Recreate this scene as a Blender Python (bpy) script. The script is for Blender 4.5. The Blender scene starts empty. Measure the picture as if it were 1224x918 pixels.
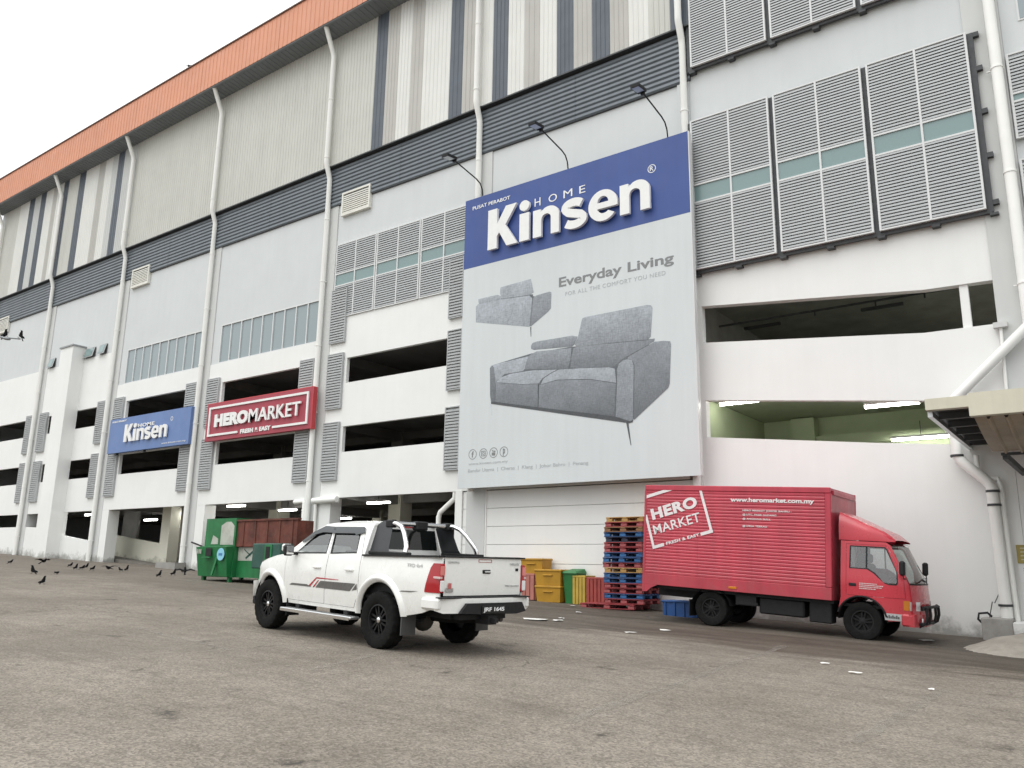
import bpy, bmesh, math, random
from mathutils import Vector, Matrix
random.seed(7)
R = math.radians
SC = bpy.context.scene
COL = SC.collection

# ------------------------------------------------------------------ camera
YAW, PITCH, ROLL = R(-36.41183595), R(12.57436982), R(0.88141943)
cy, sy, cp, sp = math.cos(YAW), math.sin(YAW), math.cos(PITCH), math.sin(PITCH)
fw = Vector((sy*cp, cy*cp, sp)); rt = Vector((cy, -sy, 0)); up = rt.cross(fw)
cr, sr = math.cos(ROLL), math.sin(ROLL)
r2 = rt*cr + up*sr; u2 = up*cr - rt*sr
cam = bpy.data.objects.new('camera', bpy.data.cameras.new('camera'))
COL.objects.link(cam)
cam.matrix_world = Matrix(((r2.x, u2.x, -fw.x, 0), (r2.y, u2.y, -fw.y, -21.0), (r2.z, u2.z, -fw.z, 1.53), (0, 0, 0, 1)))
cam.data.sensor_width = 36.0
cam.data.lens = 36.0*977.96/1224.0
cam.data.clip_end = 2000
SC.camera = cam

# ------------------------------------------------------------------ sky, sun, exposure
SUN_EL, SUN_AZ = R(58), R(200)         # azimuth of the sun, clockwise from +Y
w = bpy.data.worlds.new('World'); SC.world = w; w.use_nodes = True
nt = w.node_tree; nt.nodes.clear()
sky = nt.nodes.new('ShaderNodeTexSky'); sky.sky_type = 'NISHITA'; sky.sun_disc = False
sky.sun_elevation = SUN_EL; sky.sun_rotation = SUN_AZ; sky.air_density = 1.0; sky.dust_density = 3.0
hs = nt.nodes.new('ShaderNodeHueSaturation'); hs.inputs['Saturation'].default_value = 0.10
mixw = nt.nodes.new('ShaderNodeMix'); mixw.data_type = 'RGBA'
mixw.inputs[0].default_value = 0.85
# even overcast layer: luminance grows from horizon to zenith as (1+2 sin h)/3
tcw = nt.nodes.new('ShaderNodeTexCoord'); spw = nt.nodes.new('ShaderNodeSeparateXYZ'); nt.links.new(tcw.outputs['Generated'], spw.inputs[0])
mrw = nt.nodes.new('ShaderNodeMapRange'); mrw.inputs[1].default_value = 0; mrw.inputs[2].default_value = 1; mrw.inputs[3].default_value = 1/3; mrw.inputs[4].default_value = 1.0
nt.links.new(spw.outputs['Z'], mrw.inputs[0])
scw = nt.nodes.new('ShaderNodeVectorMath'); scw.operation = 'SCALE'; scw.inputs[0].default_value = (18.6, 19.0, 19.1); nt.links.new(mrw.outputs[0], scw.inputs['Scale'])
nt.links.new(scw.outputs[0], mixw.inputs['B'])
bg = nt.nodes.new('ShaderNodeBackground'); bg.inputs['Strength'].default_value = 0.10
ow = nt.nodes.new('ShaderNodeOutputWorld')
nt.links.new(sky.outputs[0], hs.inputs['Color']); nt.links.new(hs.outputs[0], mixw.inputs['A'])
nt.links.new(mixw.outputs['Result'], bg.inputs[0]); nt.links.new(bg.outputs[0], ow.inputs[0])
sun = bpy.data.objects.new('sun', bpy.data.lights.new('sun', 'SUN')); COL.objects.link(sun)
sun.data.energy = 0.6; sun.data.angle = R(40); sun.data.color = (1, 0.985, 0.93)
sd = Vector((math.sin(SUN_AZ)*math.cos(SUN_EL), math.cos(SUN_AZ)*math.cos(SUN_EL), math.sin(SUN_EL)))
sun.rotation_euler = sd.to_track_quat('Z', 'Y').to_euler()
sun.location = (0, -10, 60)
SC.view_settings.view_transform = 'Standard'; SC.view_settings.look = 'None'
SC.view_settings.gamma = 1; SC.view_settings.use_curve_mapping = False
SC.view_settings.exposure = 0.50
SC.render.engine = 'CYCLES'
SC.cycles.max_bounces = 8

# ------------------------------------------------------------------ helpers
def gz(x, y):
    """ground height: the lot falls 3.4 % to the right"""
    xx = max(-75, min(25, x)); yy = max(-45, min(25, y))
    return 0.003 - 0.03377*xx + 0.00389*(yy+21)

class MB:
    def __init__(s): s.v = []; s.f = []; s.c = []
    def add(s, vs, fs):
        n = len(s.v); s.v += [tuple(v) for v in vs]; s.f += [tuple(i+n for i in f) for f in fs]; return s
    def box(s, x0, x1, y0, y1, z0, z1):
        if x0 > x1: x0, x1 = x1, x0
        if y0 > y1: y0, y1 = y1, y0
        if z0 > z1: z0, z1 = z1, z0
        return s.add([(x0,y0,z0),(x1,y0,z0),(x1,y1,z0),(x0,y1,z0),(x0,y0,z1),(x1,y0,z1),(x1,y1,z1),(x0,y1,z1)],
                     [(3,2,1,0),(4,5,6,7),(0,1,5,4),(1,2,6,5),(2,3,7,6),(3,0,4,7)])
    def cbox(s, x0, x1, y0, y1, z0, z1, b):
        """box with chamfered edges"""
        bm = bmesh.new(); t = MB().box(x0,x1,y0,y1,z0,z1)
        vs = [bm.verts.new(v) for v in t.v]
        for f in t.f: bm.faces.new([vs[i] for i in f])
        bmesh.ops.bevel(bm, geom=bm.edges[:], offset=b, segments=1, affect='EDGES')
        bm.verts.index_update()
        s.add([v.co for v in bm.verts], [[v.index for v in f.verts] for f in bm.faces]); bm.free(); return s
    def obox(s, c, ax, ay, az):
        """box from centre and three half-axes"""
        c, ax, ay, az = map(Vector, (c, ax, ay, az)); vs = []
        for k in (-1, 1):
            for i, j in ((-1,-1),(1,-1),(1,1),(-1,1)): vs.append(c+ax*i+ay*j+az*k)
        return s.add(vs, [(3,2,1,0),(4,5,6,7),(0,1,5,4),(1,2,6,5),(2,3,7,6),(3,0,4,7)])
    def tube(s, pts, r, n=10, caps=True):
        pts = [Vector(p) for p in pts]; rr = r if isinstance(r, (list, tuple)) else [r]*len(pts)
        n0 = len(s.v); prev = None
        for i, p in enumerate(pts):
            a = (pts[min(i+1, len(pts)-1)]-pts[max(i-1, 0)]).normalized()
            if prev is None:
                q = Vector((0,0,1)) if abs(a.z) < .9 else Vector((1,0,0)); q = (q-a*q.dot(a)).normalized()
            else:
                q = (prev-a*prev.dot(a)).normalized()
            prev = q; b = a.cross(q)
            for k in range(n):
                t = 2*math.pi*k/n; s.v.append(tuple(p+(q*math.cos(t)+b*math.sin(t))*rr[i]))
        for i in range(len(pts)-1):
            for k in range(n):
                a0 = n0+i*n+k; a1 = n0+i*n+(k+1) % n; s.f.append((a0, a1, a1+n, a0+n))
        if caps:
            s.f.append(tuple(n0+k for k in reversed(range(n)))); e = n0+(len(pts)-1)*n; s.f.append(tuple(e+k for k in range(n)))
        return s
    def lathe(s, prof, n=32, axis='y', c=(0,0,0), mod=None):
        """profile of (radius, along-axis)"""
        n0 = len(s.v); m = len(prof)
        for k in range(n):
            t = 2*math.pi*k/n
            for j, (r, a) in enumerate(prof):
                if mod: r = mod(r, a, k, j)
                x, z = r*math.cos(t), r*math.sin(t)
                if axis == 'y': s.v.append((c[0]+x, c[1]+a, c[2]+z))
                elif axis == 'z': s.v.append((c[0]+x, c[1]+z, c[2]+a))
                else: s.v.append((c[0]+a, c[1]+x, c[2]+z))
        for k in range(n):
            for j in range(m-1):
                a0 = n0+k*m+j; b0 = n0+((k+1) % n)*m+j; s.f.append((a0, a0+1, b0+1, b0))
        return s
    def prism(s, poly, y0, y1):
        """polygon in (x,z) extruded along y"""
        n = len(poly); n0 = len(s.v)
        s.v += [(x, y0, z) for x, z in poly]+[(x, y1, z) for x, z in poly]
        s.f.append(tuple(n0+i for i in range(n))); s.f.append(tuple(n0+n+i for i in reversed(range(n))))
        for i in range(n): j = (i+1) % n; s.f.append((n0+i, n0+n+i, n0+n+j, n0+j))
        return s
    def grid(s, fn, us, vs_):
        n0 = len(s.v); m = len(vs_)
        for u in us:
            for v in vs_: s.v.append(tuple(fn(u, v)))
        for i in range(len(us)-1):
            for j in range(m-1):
                a = n0+i*m+j; s.f.append((a, a+1, a+m+1, a+m))
        return s
    def ellipsoid(s, c, rad, nu=10, nv=7, rot=None):
        c = Vector(c); n0 = len(s.v)
        for j in range(nv+1):
            ph = math.pi*j/nv
            for i in range(nu):
                t = 2*math.pi*i/nu
                p = Vector((rad[0]*math.sin(ph)*math.cos(t), rad[1]*math.sin(ph)*math.sin(t), rad[2]*math.cos(ph)))
                if rot: p = rot @ p
                s.v.append(tuple(c+p))
        for j in range(nv):
            for i in range(nu):
                a = n0+j*nu+i; b = n0+j*nu+(i+1) % nu; s.f.append((a, a+nu, b+nu, b))
        return s
    def mesh(s, name, mat, smooth=None, fix=True):
        me = bpy.data.meshes.new(name); me.from_pydata(s.v, [], s.f)
        if fix:
            bm = bmesh.new(); bm.from_mesh(me)
            bmesh.ops.remove_doubles(bm, verts=bm.verts[:], dist=1e-5)
            bmesh.ops.recalc_face_normals(bm, faces=bm.faces[:]); bm.to_mesh(me); bm.free()
        me.materials.append(mat)
        finish(me, smooth); return me

def finish(me, smooth):
    if smooth is not None:
        for p in me.polygons: p.use_smooth = True
        me.set_sharp_from_angle(angle=R(smooth))

def link(o, parent=None, world=True):
    COL.objects.link(o)
    if parent is not None:
        o.parent = parent
        if world and parent.parent is None and parent.type == 'EMPTY':
            o.matrix_parent_inverse = Matrix.Translation(parent.location).inverted()
    return o

def tag(o, label=None, cat=None, group=None, kind=None):
    if label: o['label'] = label
    if cat: o['category'] = cat
    if group: o['group'] = group
    if kind: o['kind'] = kind
    return o

def obj(name, mb, mat, parent=None, smooth=None, world=True, kind=None, label=None):
    me = mb.mesh(name, mat, smooth) if isinstance(mb, MB) else mb
    o = bpy.data.objects.new(name, me); link(o, parent, world)
    return tag(o, label, None, None, kind)

def empty(name, loc, label, cat, group=None, rot=(0,0,0)):
    o = bpy.data.objects.new(name, None); COL.objects.link(o); o.location = loc; o.rotation_euler = rot
    o.empty_display_size = 0.2
    return tag(o, label, cat, group)

def copy_tree(o, parent=None):
    c = o.copy(); COL.objects.link(c); c.parent = parent
    for ch in list(o.children):
        copy_tree(ch, c)
    return c

# ------------------------------------------------------------------ materials
MATS = {}
def mat(name, col, rough=0.6, metal=0.0, var=0.10, scale=2.0, streak=0.0, bump=0.0, bscale=40.0, spec=0.5, coat=0.0, dirt=0.0, dirtcol=(0.18,0.16,0.13), alpha=None):
    if name in MATS: return MATS[name]
    m = bpy.data.materials.new(name); MATS[name] = m; m.use_nodes = True
    t = m.node_tree; N, Lk = t.nodes, t.links; b = N['Principled BSDF']
    b.inputs['Roughness'].default_value = rough; b.inputs['Metallic'].default_value = metal
    b.inputs['Specular IOR Level'].default_value = spec; b.inputs['Coat Weight'].default_value = coat
    b.inputs['Coat Roughness'].default_value = 0.06
    geo = N.new('ShaderNodeNewGeometry')
    def noise(sc, vec=None, detail=5, rgh=0.6):
        n = N.new('ShaderNodeTexNoise'); n.inputs['Scale'].default_value = sc; n.inputs['Detail'].default_value = detail
        n.inputs['Roughness'].default_value = rgh; Lk.new(vec if vec else geo.outputs['Position'], n.inputs['Vector']); return n.outputs['Fac']
    def mrange(x, a, b_, c, d):
        n = N.new('ShaderNodeMapRange'); n.inputs[1].default_value = a; n.inputs[2].default_value = b_
        n.inputs[3].default_value = c; n.inputs[4].default_value = d; Lk.new(x, n.inputs[0]); return n.outputs[0]
    def mul(x, y):
        n = N.new('ShaderNodeMath'); n.operation = 'MULTIPLY'; Lk.new(x, n.inputs[0]); Lk.new(y, n.inputs[1]); return n.outputs[0]
    f = mrange(noise(scale), 0.3, 0.7, 1-var, 1+var*0.6)
    if streak:
        mp = N.new('ShaderNodeMapping'); mp.inputs['Scale'].default_value = (3.5, 3.5, 0.22); Lk.new(geo.outputs['Position'], mp.inputs[0])
        f = mul(f, mrange(noise(1.0, mp.outputs[0], 6, 0.65), 0.42, 0.75, 1.0, 1-streak))
    vm = N.new('ShaderNodeVectorMath'); vm.operation = 'SCALE'; vm.inputs[0].default_value = col[:3]; Lk.new(f, vm.inputs['Scale'])
    out = vm.outputs[0]
    if dirt:
        mx = N.new('ShaderNodeMix'); mx.data_type = 'RGBA'; mx.inputs['B'].default_value = (*dirtcol, 1)
        Lk.new(out, mx.inputs['A']); Lk.new(mrange(noise(scale*2.7, None, 8, 0.7), 0.52, 0.78, 0, dirt), mx.inputs[0]); out = mx.outputs['Result']
    Lk.new(out, b.inputs['Base Color'])
    Lk.new(mrange(noise(scale*3.1), 0.3, 0.7, max(0.02, rough*0.85), min(1, rough*1.15)), b.inputs['Roughness'])
    if bump:
        bp = N.new('ShaderNodeBump'); bp.inputs['Strength'].default_value = bump; bp.inputs['Distance'].default_value = 0.01
        Lk.new(noise(bscale), bp.inputs['Height']); Lk.new(bp.outputs[0], b.inputs['Normal'])
    return m

def wall_mat(name, col, base=True, streak=0.025):
    """painted render: faint roller patches, rain streaks and splashed dirt along the foot"""
    m = mat(name, col, 0.75, var=0.035, scale=0.6, streak=streak, bump=0.12, bscale=25)
    if not base: return m
    t = m.node_tree; N, Lk = t.nodes, t.links; b = N['Principled BSDF']
    geo = N.new('ShaderNodeNewGeometry'); sx = N.new('ShaderNodeSeparateXYZ'); Lk.new(geo.outputs['Position'], sx.inputs[0])
    gx = N.new('ShaderNodeMath'); gx.operation = 'MULTIPLY_ADD'; gx.inputs[1].default_value = 0.03377; gx.inputs[2].default_value = -0.085
    Lk.new(sx.outputs['X'], gx.inputs[0])
    h = N.new('ShaderNodeMath'); h.operation = 'ADD'; Lk.new(sx.outputs['Z'], h.inputs[0]); Lk.new(gx.outputs[0], h.inputs[1])
    n = N.new('ShaderNodeTexNoise'); n.inputs['Scale'].default_value = 2.2; n.inputs['Detail'].default_value = 8; n.inputs['Roughness'].default_value = 0.7
    Lk.new(geo.outputs['Position'], n.inputs['Vector'])
    ns = N.new('ShaderNodeMath'); ns.operation = 'MULTIPLY_ADD'; ns.inputs[1].default_value = -1.3; ns.inputs[2].default_value = 0.62
    Lk.new(n.outputs['Fac'], ns.inputs[0])
    h2 = N.new('ShaderNodeMath'); h2.operation = 'ADD'; Lk.new(h.outputs[0], h2.inputs[0]); Lk.new(ns.outputs[0], h2.inputs[1])
    mr = N.new('ShaderNodeMapRange'); mr.inputs[1].default_value = 0.0; mr.inputs[2].default_value = 0.30; mr.inputs[3].default_value = 0.62; mr.inputs[4].default_value = 0.0
    Lk.new(h2.outputs[0], mr.inputs[0])
    mx = N.new('ShaderNodeMix'); mx.data_type = 'RGBA'; mx.inputs['B'].default_value = (0.13, 0.125, 0.10, 1)
    src = b.inputs['Base Color'].links[0].from_socket
    Lk.new(mr.outputs[0], mx.inputs[0]); Lk.new(src, mx.inputs['A']); Lk.new(mx.outputs['Result'], b.inputs['Base Color'])
    return m

def glass(name, col, trans=0.0, rough=0.03):
    m = bpy.data.materials.new(name); m.use_nodes = True; t = m.node_tree; N, Lk = t.nodes, t.links
    b = N['Principled BSDF']; b.inputs['Base Color'].default_value = (*col, 1); b.inputs['Roughness'].default_value = rough
    b.inputs['Specular IOR Level'].default_value = 0.6
    if trans > 0:
        tr = N.new('ShaderNodeBsdfTransparent'); tr.inputs[0].default_value = (0.80, 0.86, 0.85, 1)
        gl = N.new('ShaderNodeBsdfGlossy'); gl.inputs['Roughness'].default_value = 0.02
        fr = N.new('ShaderNodeFresnel'); fr.inputs[0].default_value = 2.6
        mx = N.new('ShaderNodeMixShader'); mx2 = N.new('ShaderNodeMixShader'); mx2.inputs[0].default_value = trans
        Lk.new(b.outputs[0], mx2.inputs[1]); Lk.new(tr.outputs[0], mx2.inputs[2])
        Lk.new(fr.outputs[0], mx.inputs[0]); Lk.new(mx2.outputs[0], mx.inputs[1]); Lk.new(gl.outputs[0], mx.inputs[2])
        Lk.new(mx.outputs[0], N['Material Output'].inputs[0])
    return m

def emis(name, col, st):
    m = bpy.data.materials.new(name); m.use_nodes = True; b = m.node_tree.nodes['Principled BSDF']
    b.inputs['Base Color'].default_value = (0.9,0.9,0.9,1); b.inputs['Emission Color'].default_value = (*col, 1); b.inputs['Emission Strength'].default_value = st
    return m

WHITE = wall_mat('white_paint', (0.80, 0.805, 0.79))
GREY = wall_mat('grey_paint', (0.60, 0.625, 0.63), streak=0.03)
PILL = wall_mat('pilaster_paint', (0.58, 0.59, 0.58))
CREAM = wall_mat('cream_paint', (0.66, 0.65, 0.55))
CONC = mat('car_park_concrete', (0.30, 0.29, 0.27), 0.85, var=0.25, scale=1.2, bump=0.3)
DARKC = mat('dark_concrete', (0.24, 0.235, 0.225), 0.9, var=0.25, scale=1.0)  # one dark concrete tone for slabs, beams and inner walls
GREENP = mat('green_wall_paint', (0.48, 0.55, 0.36), 0.7, var=0.12, scale=0.8)
PVC = mat('pvc_pipe', (0.86, 0.86, 0.83), 0.4, var=0.03, scale=1.5, dirt=0.05, dirtcol=(0.45,0.42,0.36))
LOUV = mat('louvre_aluminium', (0.42, 0.435, 0.44), 0.5, 0.1, var=0.06, scale=3)
LOUVL = mat('louvre_pale', (0.45, 0.465, 0.475), 0.45, 0.1, var=0.05, scale=3)
FRAMEW = mat('white_frame', (0.67, 0.68, 0.68), 0.45, var=0.04)
STEEL = mat('dark_steel', (0.055, 0.058, 0.062), 0.55, 0.2, var=0.2, scale=5)
VOID = mat('louvre_backing', (0.17, 0.175, 0.18), 0.8)
BAND = mat('slate_sheet', (0.16, 0.185, 0.21), 0.36, 0.1, var=0.10, scale=0.8, streak=0.10)
C_BEI = mat('beige_grey_sheet', (0.54, 0.54, 0.50), 0.55, 0.05, var=0.05, scale=0.7, streak=0.08)
C_WHI = mat('offwhite_sheet', (0.70, 0.70, 0.67), 0.55, 0.05, var=0.04, scale=0.7, streak=0.06)
C_LGR = mat('light_grey_sheet', (0.52, 0.53, 0.52), 0.55, 0.05, var=0.05, scale=0.7, streak=0.06)
C_TAU = mat('taupe_sheet', (0.46, 0.45, 0.42), 0.55, 0.05, var=0.05, scale=0.7, streak=0.06)
C_DRK = mat('slate_blue_sheet', (0.085, 0.102, 0.126), 0.5, 0.1, var=0.08, scale=0.8)
ORANGE = mat('orange_fascia', (0.64, 0.275, 0.16), 0.5, 0.05, var=0.07, scale=0.5, streak=0.06)
SOFFIT = mat('soffit_sheet', (0.20, 0.22, 0.235), 0.6, 0.1, var=0.08, scale=1)
WGLASS = glass('window_glass', (0.27, 0.325, 0.345), rough=0.05)
BGLASS = glass('frosted_band_glass', (0.20, 0.29, 0.29), rough=0.16)
TUBE = emis('lit_tube', (1.0, 0.99, 0.93), 20.0)
BLACK = mat('black_plastic', (0.015, 0.015, 0.016), 0.6, spec=0.3, var=0.2, scale=6)
RUBBER = mat('tyre_rubber', (0.010, 0.010, 0.010), 0.9, spec=0.15, var=0.3, scale=8, dirt=0.4, dirtcol=(0.04,0.037,0.033))
CHROME = mat('chrome', (0.80, 0.80, 0.80), 0.12, 1.0, var=0.03)
ALUM = mat('brushed_aluminium', (0.60, 0.61, 0.62), 0.32, 0.8, var=0.06, scale=6)

# ------------------------------------------------------------------ ground
def asphalt():
    m = bpy.data.materials.new('asphalt'); m.use_nodes = True; t = m.node_tree; N, Lk = t.nodes, t.links; b = N['Principled BSDF']
    geo = N.new('ShaderNodeNewGeometry'); P = geo.outputs['Position']; sx = N.new('ShaderNodeSeparateXYZ'); Lk.new(P, sx.inputs[0])
    def noise(sc, detail=6, rgh=0.6, vec=None):
        n = N.new('ShaderNodeTexNoise'); n.inputs['Scale'].default_value = sc; n.inputs['Detail'].default_value = detail; n.inputs['Roughness'].default_value = rgh
        Lk.new(vec or P, n.inputs['Vector']); return n.outputs['Fac']
    def mr(x, a, b_, c, d):
        n = N.new('ShaderNodeMapRange'); n.inputs[1].default_value = a; n.inputs[2].default_value = b_; n.inputs[3].default_value = c; n.inputs[4].default_value = d
        Lk.new(x, n.inputs[0]); return n.outputs[0]
    def op(o, x, y):
        n = N.new('ShaderNodeMath'); n.operation = o
        for i, q in enumerate((x, y)):
            if isinstance(q, (int, float)): n.inputs[i].default_value = q
            else: Lk.new(q, n.inputs[i])
        return n.outputs[0]
    def mix(f, a, c):
        n = N.new('ShaderNodeMix'); n.data_type = 'RGBA'; Lk.new(f, n.inputs[0])
        for k, q in (('A', a), ('B', c)):
            if isinstance(q, tuple): n.inputs[k].default_value = (*q, 1)
            else: Lk.new(q, n.inputs[k])
        return n.outputs['Result']
    vor = N.new('ShaderNodeTexVoronoi'); vor.inputs['Scale'].default_value = 55; Lk.new(P, vor.inputs['Vector'])
    vsep = N.new('ShaderNodeSeparateColor'); Lk.new(vor.outputs['Color'], vsep.inputs[0])
    grain = vsep.outputs[0]                                              # every stone its own tone
    c = mix(mr(noise(0.35, 8, 0.65), 0.3, 0.7, 0, 1), (0.148, 0.127, 0.103), (0.222, 0.195, 0.163))
    c = mix(mr(noise(2.3, 8, 0.7), 0.45, 0.75, 0, 0.6), c, (0.096, 0.082, 0.067))
    c = mix(mr(noise(9, 6, 0.7), 0.52, 0.75, 0, 0.55), c, (0.262, 0.235, 0.202))
    ms = N.new('ShaderNodeMapping'); ms.inputs['Scale'].default_value = (0.35, 3.2, 1); ms.inputs['Rotation'].default_value = (0, 0, R(4)); Lk.new(P, ms.inputs[0])
    c = mix(mr(noise(1.0, 8, 0.7, ms.outputs[0]), 0.5, 0.72, 0, 0.5), c, (0.094, 0.080, 0.065))      # wheel-worn streaks along the rows
    c = mix(mr(noise(0.8, 7, 0.7, ms.outputs[0]), 0.28, 0.42, 0.35, 0), c, (0.26, 0.235, 0.205))
    g = N.new('ShaderNodeVectorMath'); g.operation = 'SCALE'; Lk.new(c, g.inputs[0]); Lk.new(mr(grain, 0, 1, 0.70, 1.52), g.inputs['Scale'])
    c = g.outputs[0]
    # oily drive lane along the building, ragged edge, streaked lengthwise
    mp = N.new('ShaderNodeMapping'); mp.inputs['Scale'].default_value = (0.25, 2.2, 1); Lk.new(P, mp.inputs[0])
    edge = op('ADD', sx.outputs['Y'], mr(noise(1.0, 7, 0.65, mp.outputs[0]), 0.3, 0.7, -1.4, 1.4))
    lane = mr(edge, -7.8, -6.4, 0, 1)
    lane = op('MULTIPLY', lane, mr(noise(0.9, 7, 0.7, mp.outputs[0]), 0.25, 0.62, 0.35, 0.95))
    lane = op('MULTIPLY', lane, mr(sx.outputs['X'], -26, -12, 0.35, 1.0))
    c = mix(lane, c, (0.056, 0.045, 0.034))
    c = mix(mr(noise(0.11, 6, 0.6), 0.48, 0.62, 0, 0.32), c, (0.098, 0.086, 0.072))
    # oil drips
    v2 = N.new('ShaderNodeTexVoronoi'); v2.inputs['Scale'].default_value = 0.8; v2.inputs['Randomness'].default_value = 1
    dv = N.new('ShaderNodeVectorMath'); dv.operation = 'ADD'; Lk.new(P, dv.inputs[0])
    nc = N.new('ShaderNodeTexNoise'); nc.inputs['Scale'].default_value = 2.0; Lk.new(P, nc.inputs['Vector']); Lk.new(nc.outputs['Color'], dv.inputs[1]); Lk.new(dv.outputs[0], v2.inputs['Vector'])
    drip = op('MULTIPLY', mr(v2.outputs['Distance'], 0.05, 0.14, 0.85, 0), mr(noise(14, 5, 0.7), 0.35, 0.6, 0, 1))
    c = mix(drip, c, (0.035, 0.031, 0.027))
    # hairline cracks
    v3 = N.new('ShaderNodeTexVoronoi'); v3.feature = 'DISTANCE_TO_EDGE'; v3.inputs['Scale'].default_value = 0.16; Lk.new(dv.outputs[0], v3.inputs['Vector'])
    crack = op('MULTIPLY', mr(v3.outputs['Distance'], 0.0, 0.006, 0.7, 0), mr(noise(0.5), 0.5, 0.6, 0, 1))
    c = mix(crack, c, (0.05, 0.045, 0.04))
    Lk.new(c, b.inputs['Base Color']); b.inputs['Specular IOR Level'].default_value = 0.35
    Lk.new(mr(lane, 0, 0.8, 0.92, 0.7), b.inputs['Roughness'])
    bp = N.new('ShaderNodeBump'); bp.inputs['Strength'].default_value = 0.55; bp.inputs['Distance'].default_value = 0.012
    Lk.new(op('ADD', vor.outputs['Distance'], noise(22, 6, 0.7)), bp.inputs['Height']); Lk.new(bp.outputs[0], b.inputs['Normal'])
    return m
def axis(lo, hi, a, b, fine, coarse):
    o = [lo]; x = lo
    while x < hi-1e-6:
        x += fine if a <= x < b else coarse
        o.append(min(x, hi))
    return o
def ground_bump(x, y):
    return 0.010*math.sin(x*1.1+y*0.4)*math.sin(y*0.9-x*0.3)+0.006*math.sin(2.7*x+1.9*y) if -22 < x < 10 and y < -0.5 else 0.0
XS = axis(-300, 300, -30, 14, 0.5, 6.0); YS = axis(-300, 300, -22, 2, 0.5, 6.0)
ground = obj('asphalt_ground', MB().grid(lambda x, y: (x, y, gz(x, y)+ground_bump(x, y)*(1 if y < -1 else 0)), XS, YS), asphalt(), smooth=60)
tag(ground, kind='structure')

# worn bay markings
LINE = mat('worn_line_paint', (0.31, 0.285, 0.25), 0.8, var=0.3, scale=6, dirt=0.98, dirtcol=(0.19, 0.17, 0.145))
_b = LINE.node_tree.nodes['Principled BSDF']; _n = LINE.node_tree.nodes.new('ShaderNodeTexNoise'); _n.inputs['Scale'].default_value = 5.0; _n.inputs['Detail'].default_value = 9; _n.inputs['Roughness'].default_value = 0.75
_g = LINE.node_tree.nodes.new('ShaderNodeNewGeometry'); LINE.node_tree.links.new(_g.outputs['Position'], _n.inputs['Vector'])
_m = LINE.node_tree.nodes.new('ShaderNodeMapRange'); _m.inputs[1].default_value = 0.38; _m.inputs[2].default_value = 0.62; _m.inputs[3].default_value = 0.0; _m.inputs[4].default_value = 0.55
LINE.node_tree.links.new(_n.outputs['Fac'], _m.inputs[0]); LINE.node_tree.links.new(_m.outputs[0], _b.inputs['Alpha'])
def ribbon(pts, wd, dz=0.006):
    mb = MB(); pts = [Vector((p[0], p[1], 0)) for p in pts]; n = 24
    A, B = pts[0], pts[-1]; d = (B-A).normalized(); q = Vector((-d.y, d.x, 0))
    def f(u, v):
        p = A.lerp(B, u)+q*(v-0.5)*wd*(0.85+0.3*math.sin(u*37+v)); return (p.x, p.y, gz(p.x, p.y)+ground_bump(p.x, p.y)+dz)
    return mb.grid(f, [i/n for i in range(n+1)], [0, 0.5, 1])
for a, b_ in (((-5.05, -5.9), (-4.2, -14.4)), ((-2.0, -9.2), (-2.05, -13.2)), ((-8.9, -11.2), (-7.9, -14.2)), ((-12.9, -13.5), (-9.9, -13.9))):
    obj('parking_line', ribbon((a, b_), 0.16), LINE, ground)

# ------------------------------------------------------------------ building
PX = [-57.1, -49.1, -41.07, -33.07, -25.02, -17.0, -9.1]
bld = empty('building', (-29, 0, gz(-29, 0)), 'white and grey car park and shop building with orange roof fascia and striped cladding', 'building')
def bbox(name, x0, x1, y0, y1, z0, z1, m, parent=bld, label=None): return obj(name, MB().box(x0, x1, y0, y1, z0, z1), m, parent, label=label)

def zb(x): return gz(x, 0)-0.3
# pilasters behind the downpipes (grey), white piers beside them
for i, X in enumerate(PX):
    if i < 6: bbox('pilaster', X-0.27, X+0.50, -0.012, 0.55, zb(X), 15.98, PILL)
    else:
        bbox('pilaster', X-0.18, X+0.115, -0.03, 0.55, zb(X), 9.9, WHITE); bbox('pilaster', X-0.27, X+0.115, -0.03, 0.55, 9.902, 15.98, GREY)
    if 2 <= i < 6: bbox('pier', X+0.505, X+1.12 if i < 5 else X+0.55, 0.0, 0.55, zb(X), 3.945, WHITE)
# parapet bands and upper walls, bay by bay
TOPW = [12.17, 12.17, 10.27, 10.27, 11.05, 11.05]
for i in range(6):
    a, b_ = PX[i]+0.505, PX[i+1]-0.275
    oa, ob = PX[i]+1.55, PX[i+1]-1.2
    tj = 0.15
    if i == 1: oa, tj = PX[i]+1.42, 0.05
    solid = (i == 5)
    lo = 3.95
    if solid:
        bbox('parapet', a, b_, 0, 0.15, 3.95, 11.05, WHITE)
    else:
        for z0, z1 in ((lo, 5.66), (6.65, 8.35), (9.35, TOPW[i])):
            bbox('parapet', a, b_, 0, 0.15, z0, z1, WHITE)
        for z0, z1 in ((5.66, 6.65), (8.35, 9.35)):
            bbox('pier', a, oa, 0.004, tj, z0, z1, WHITE); bbox('pier', ob, b_, 0.004, 0.15, z0, z1, WHITE)
    # grey wall above, set back a little
    if i in (2, 3):
        bbox('upper_wall', a, b_, 0.03, 0.2, 12.09, 15.98, GREY)
        ww0, ww1 = a+0.55, b_-0.02
        bbox('upper_wall', a, ww0, 0.03, 0.2, 10.27, 12.09, GREY)
    elif i == 4:
        bbox('upper_wall', a, b_, 0.03, 0.2, 11.05, 15.98, GREY)
    elif i == 5:
        bbox('upper_wall', a, b_, 0.03, 0.2, 11.05, 15.98, GREY)
    else:
        bbox('upper_wall', a, b_, 0.03, 0.2, 12.17, 15.98, GREY)
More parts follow.
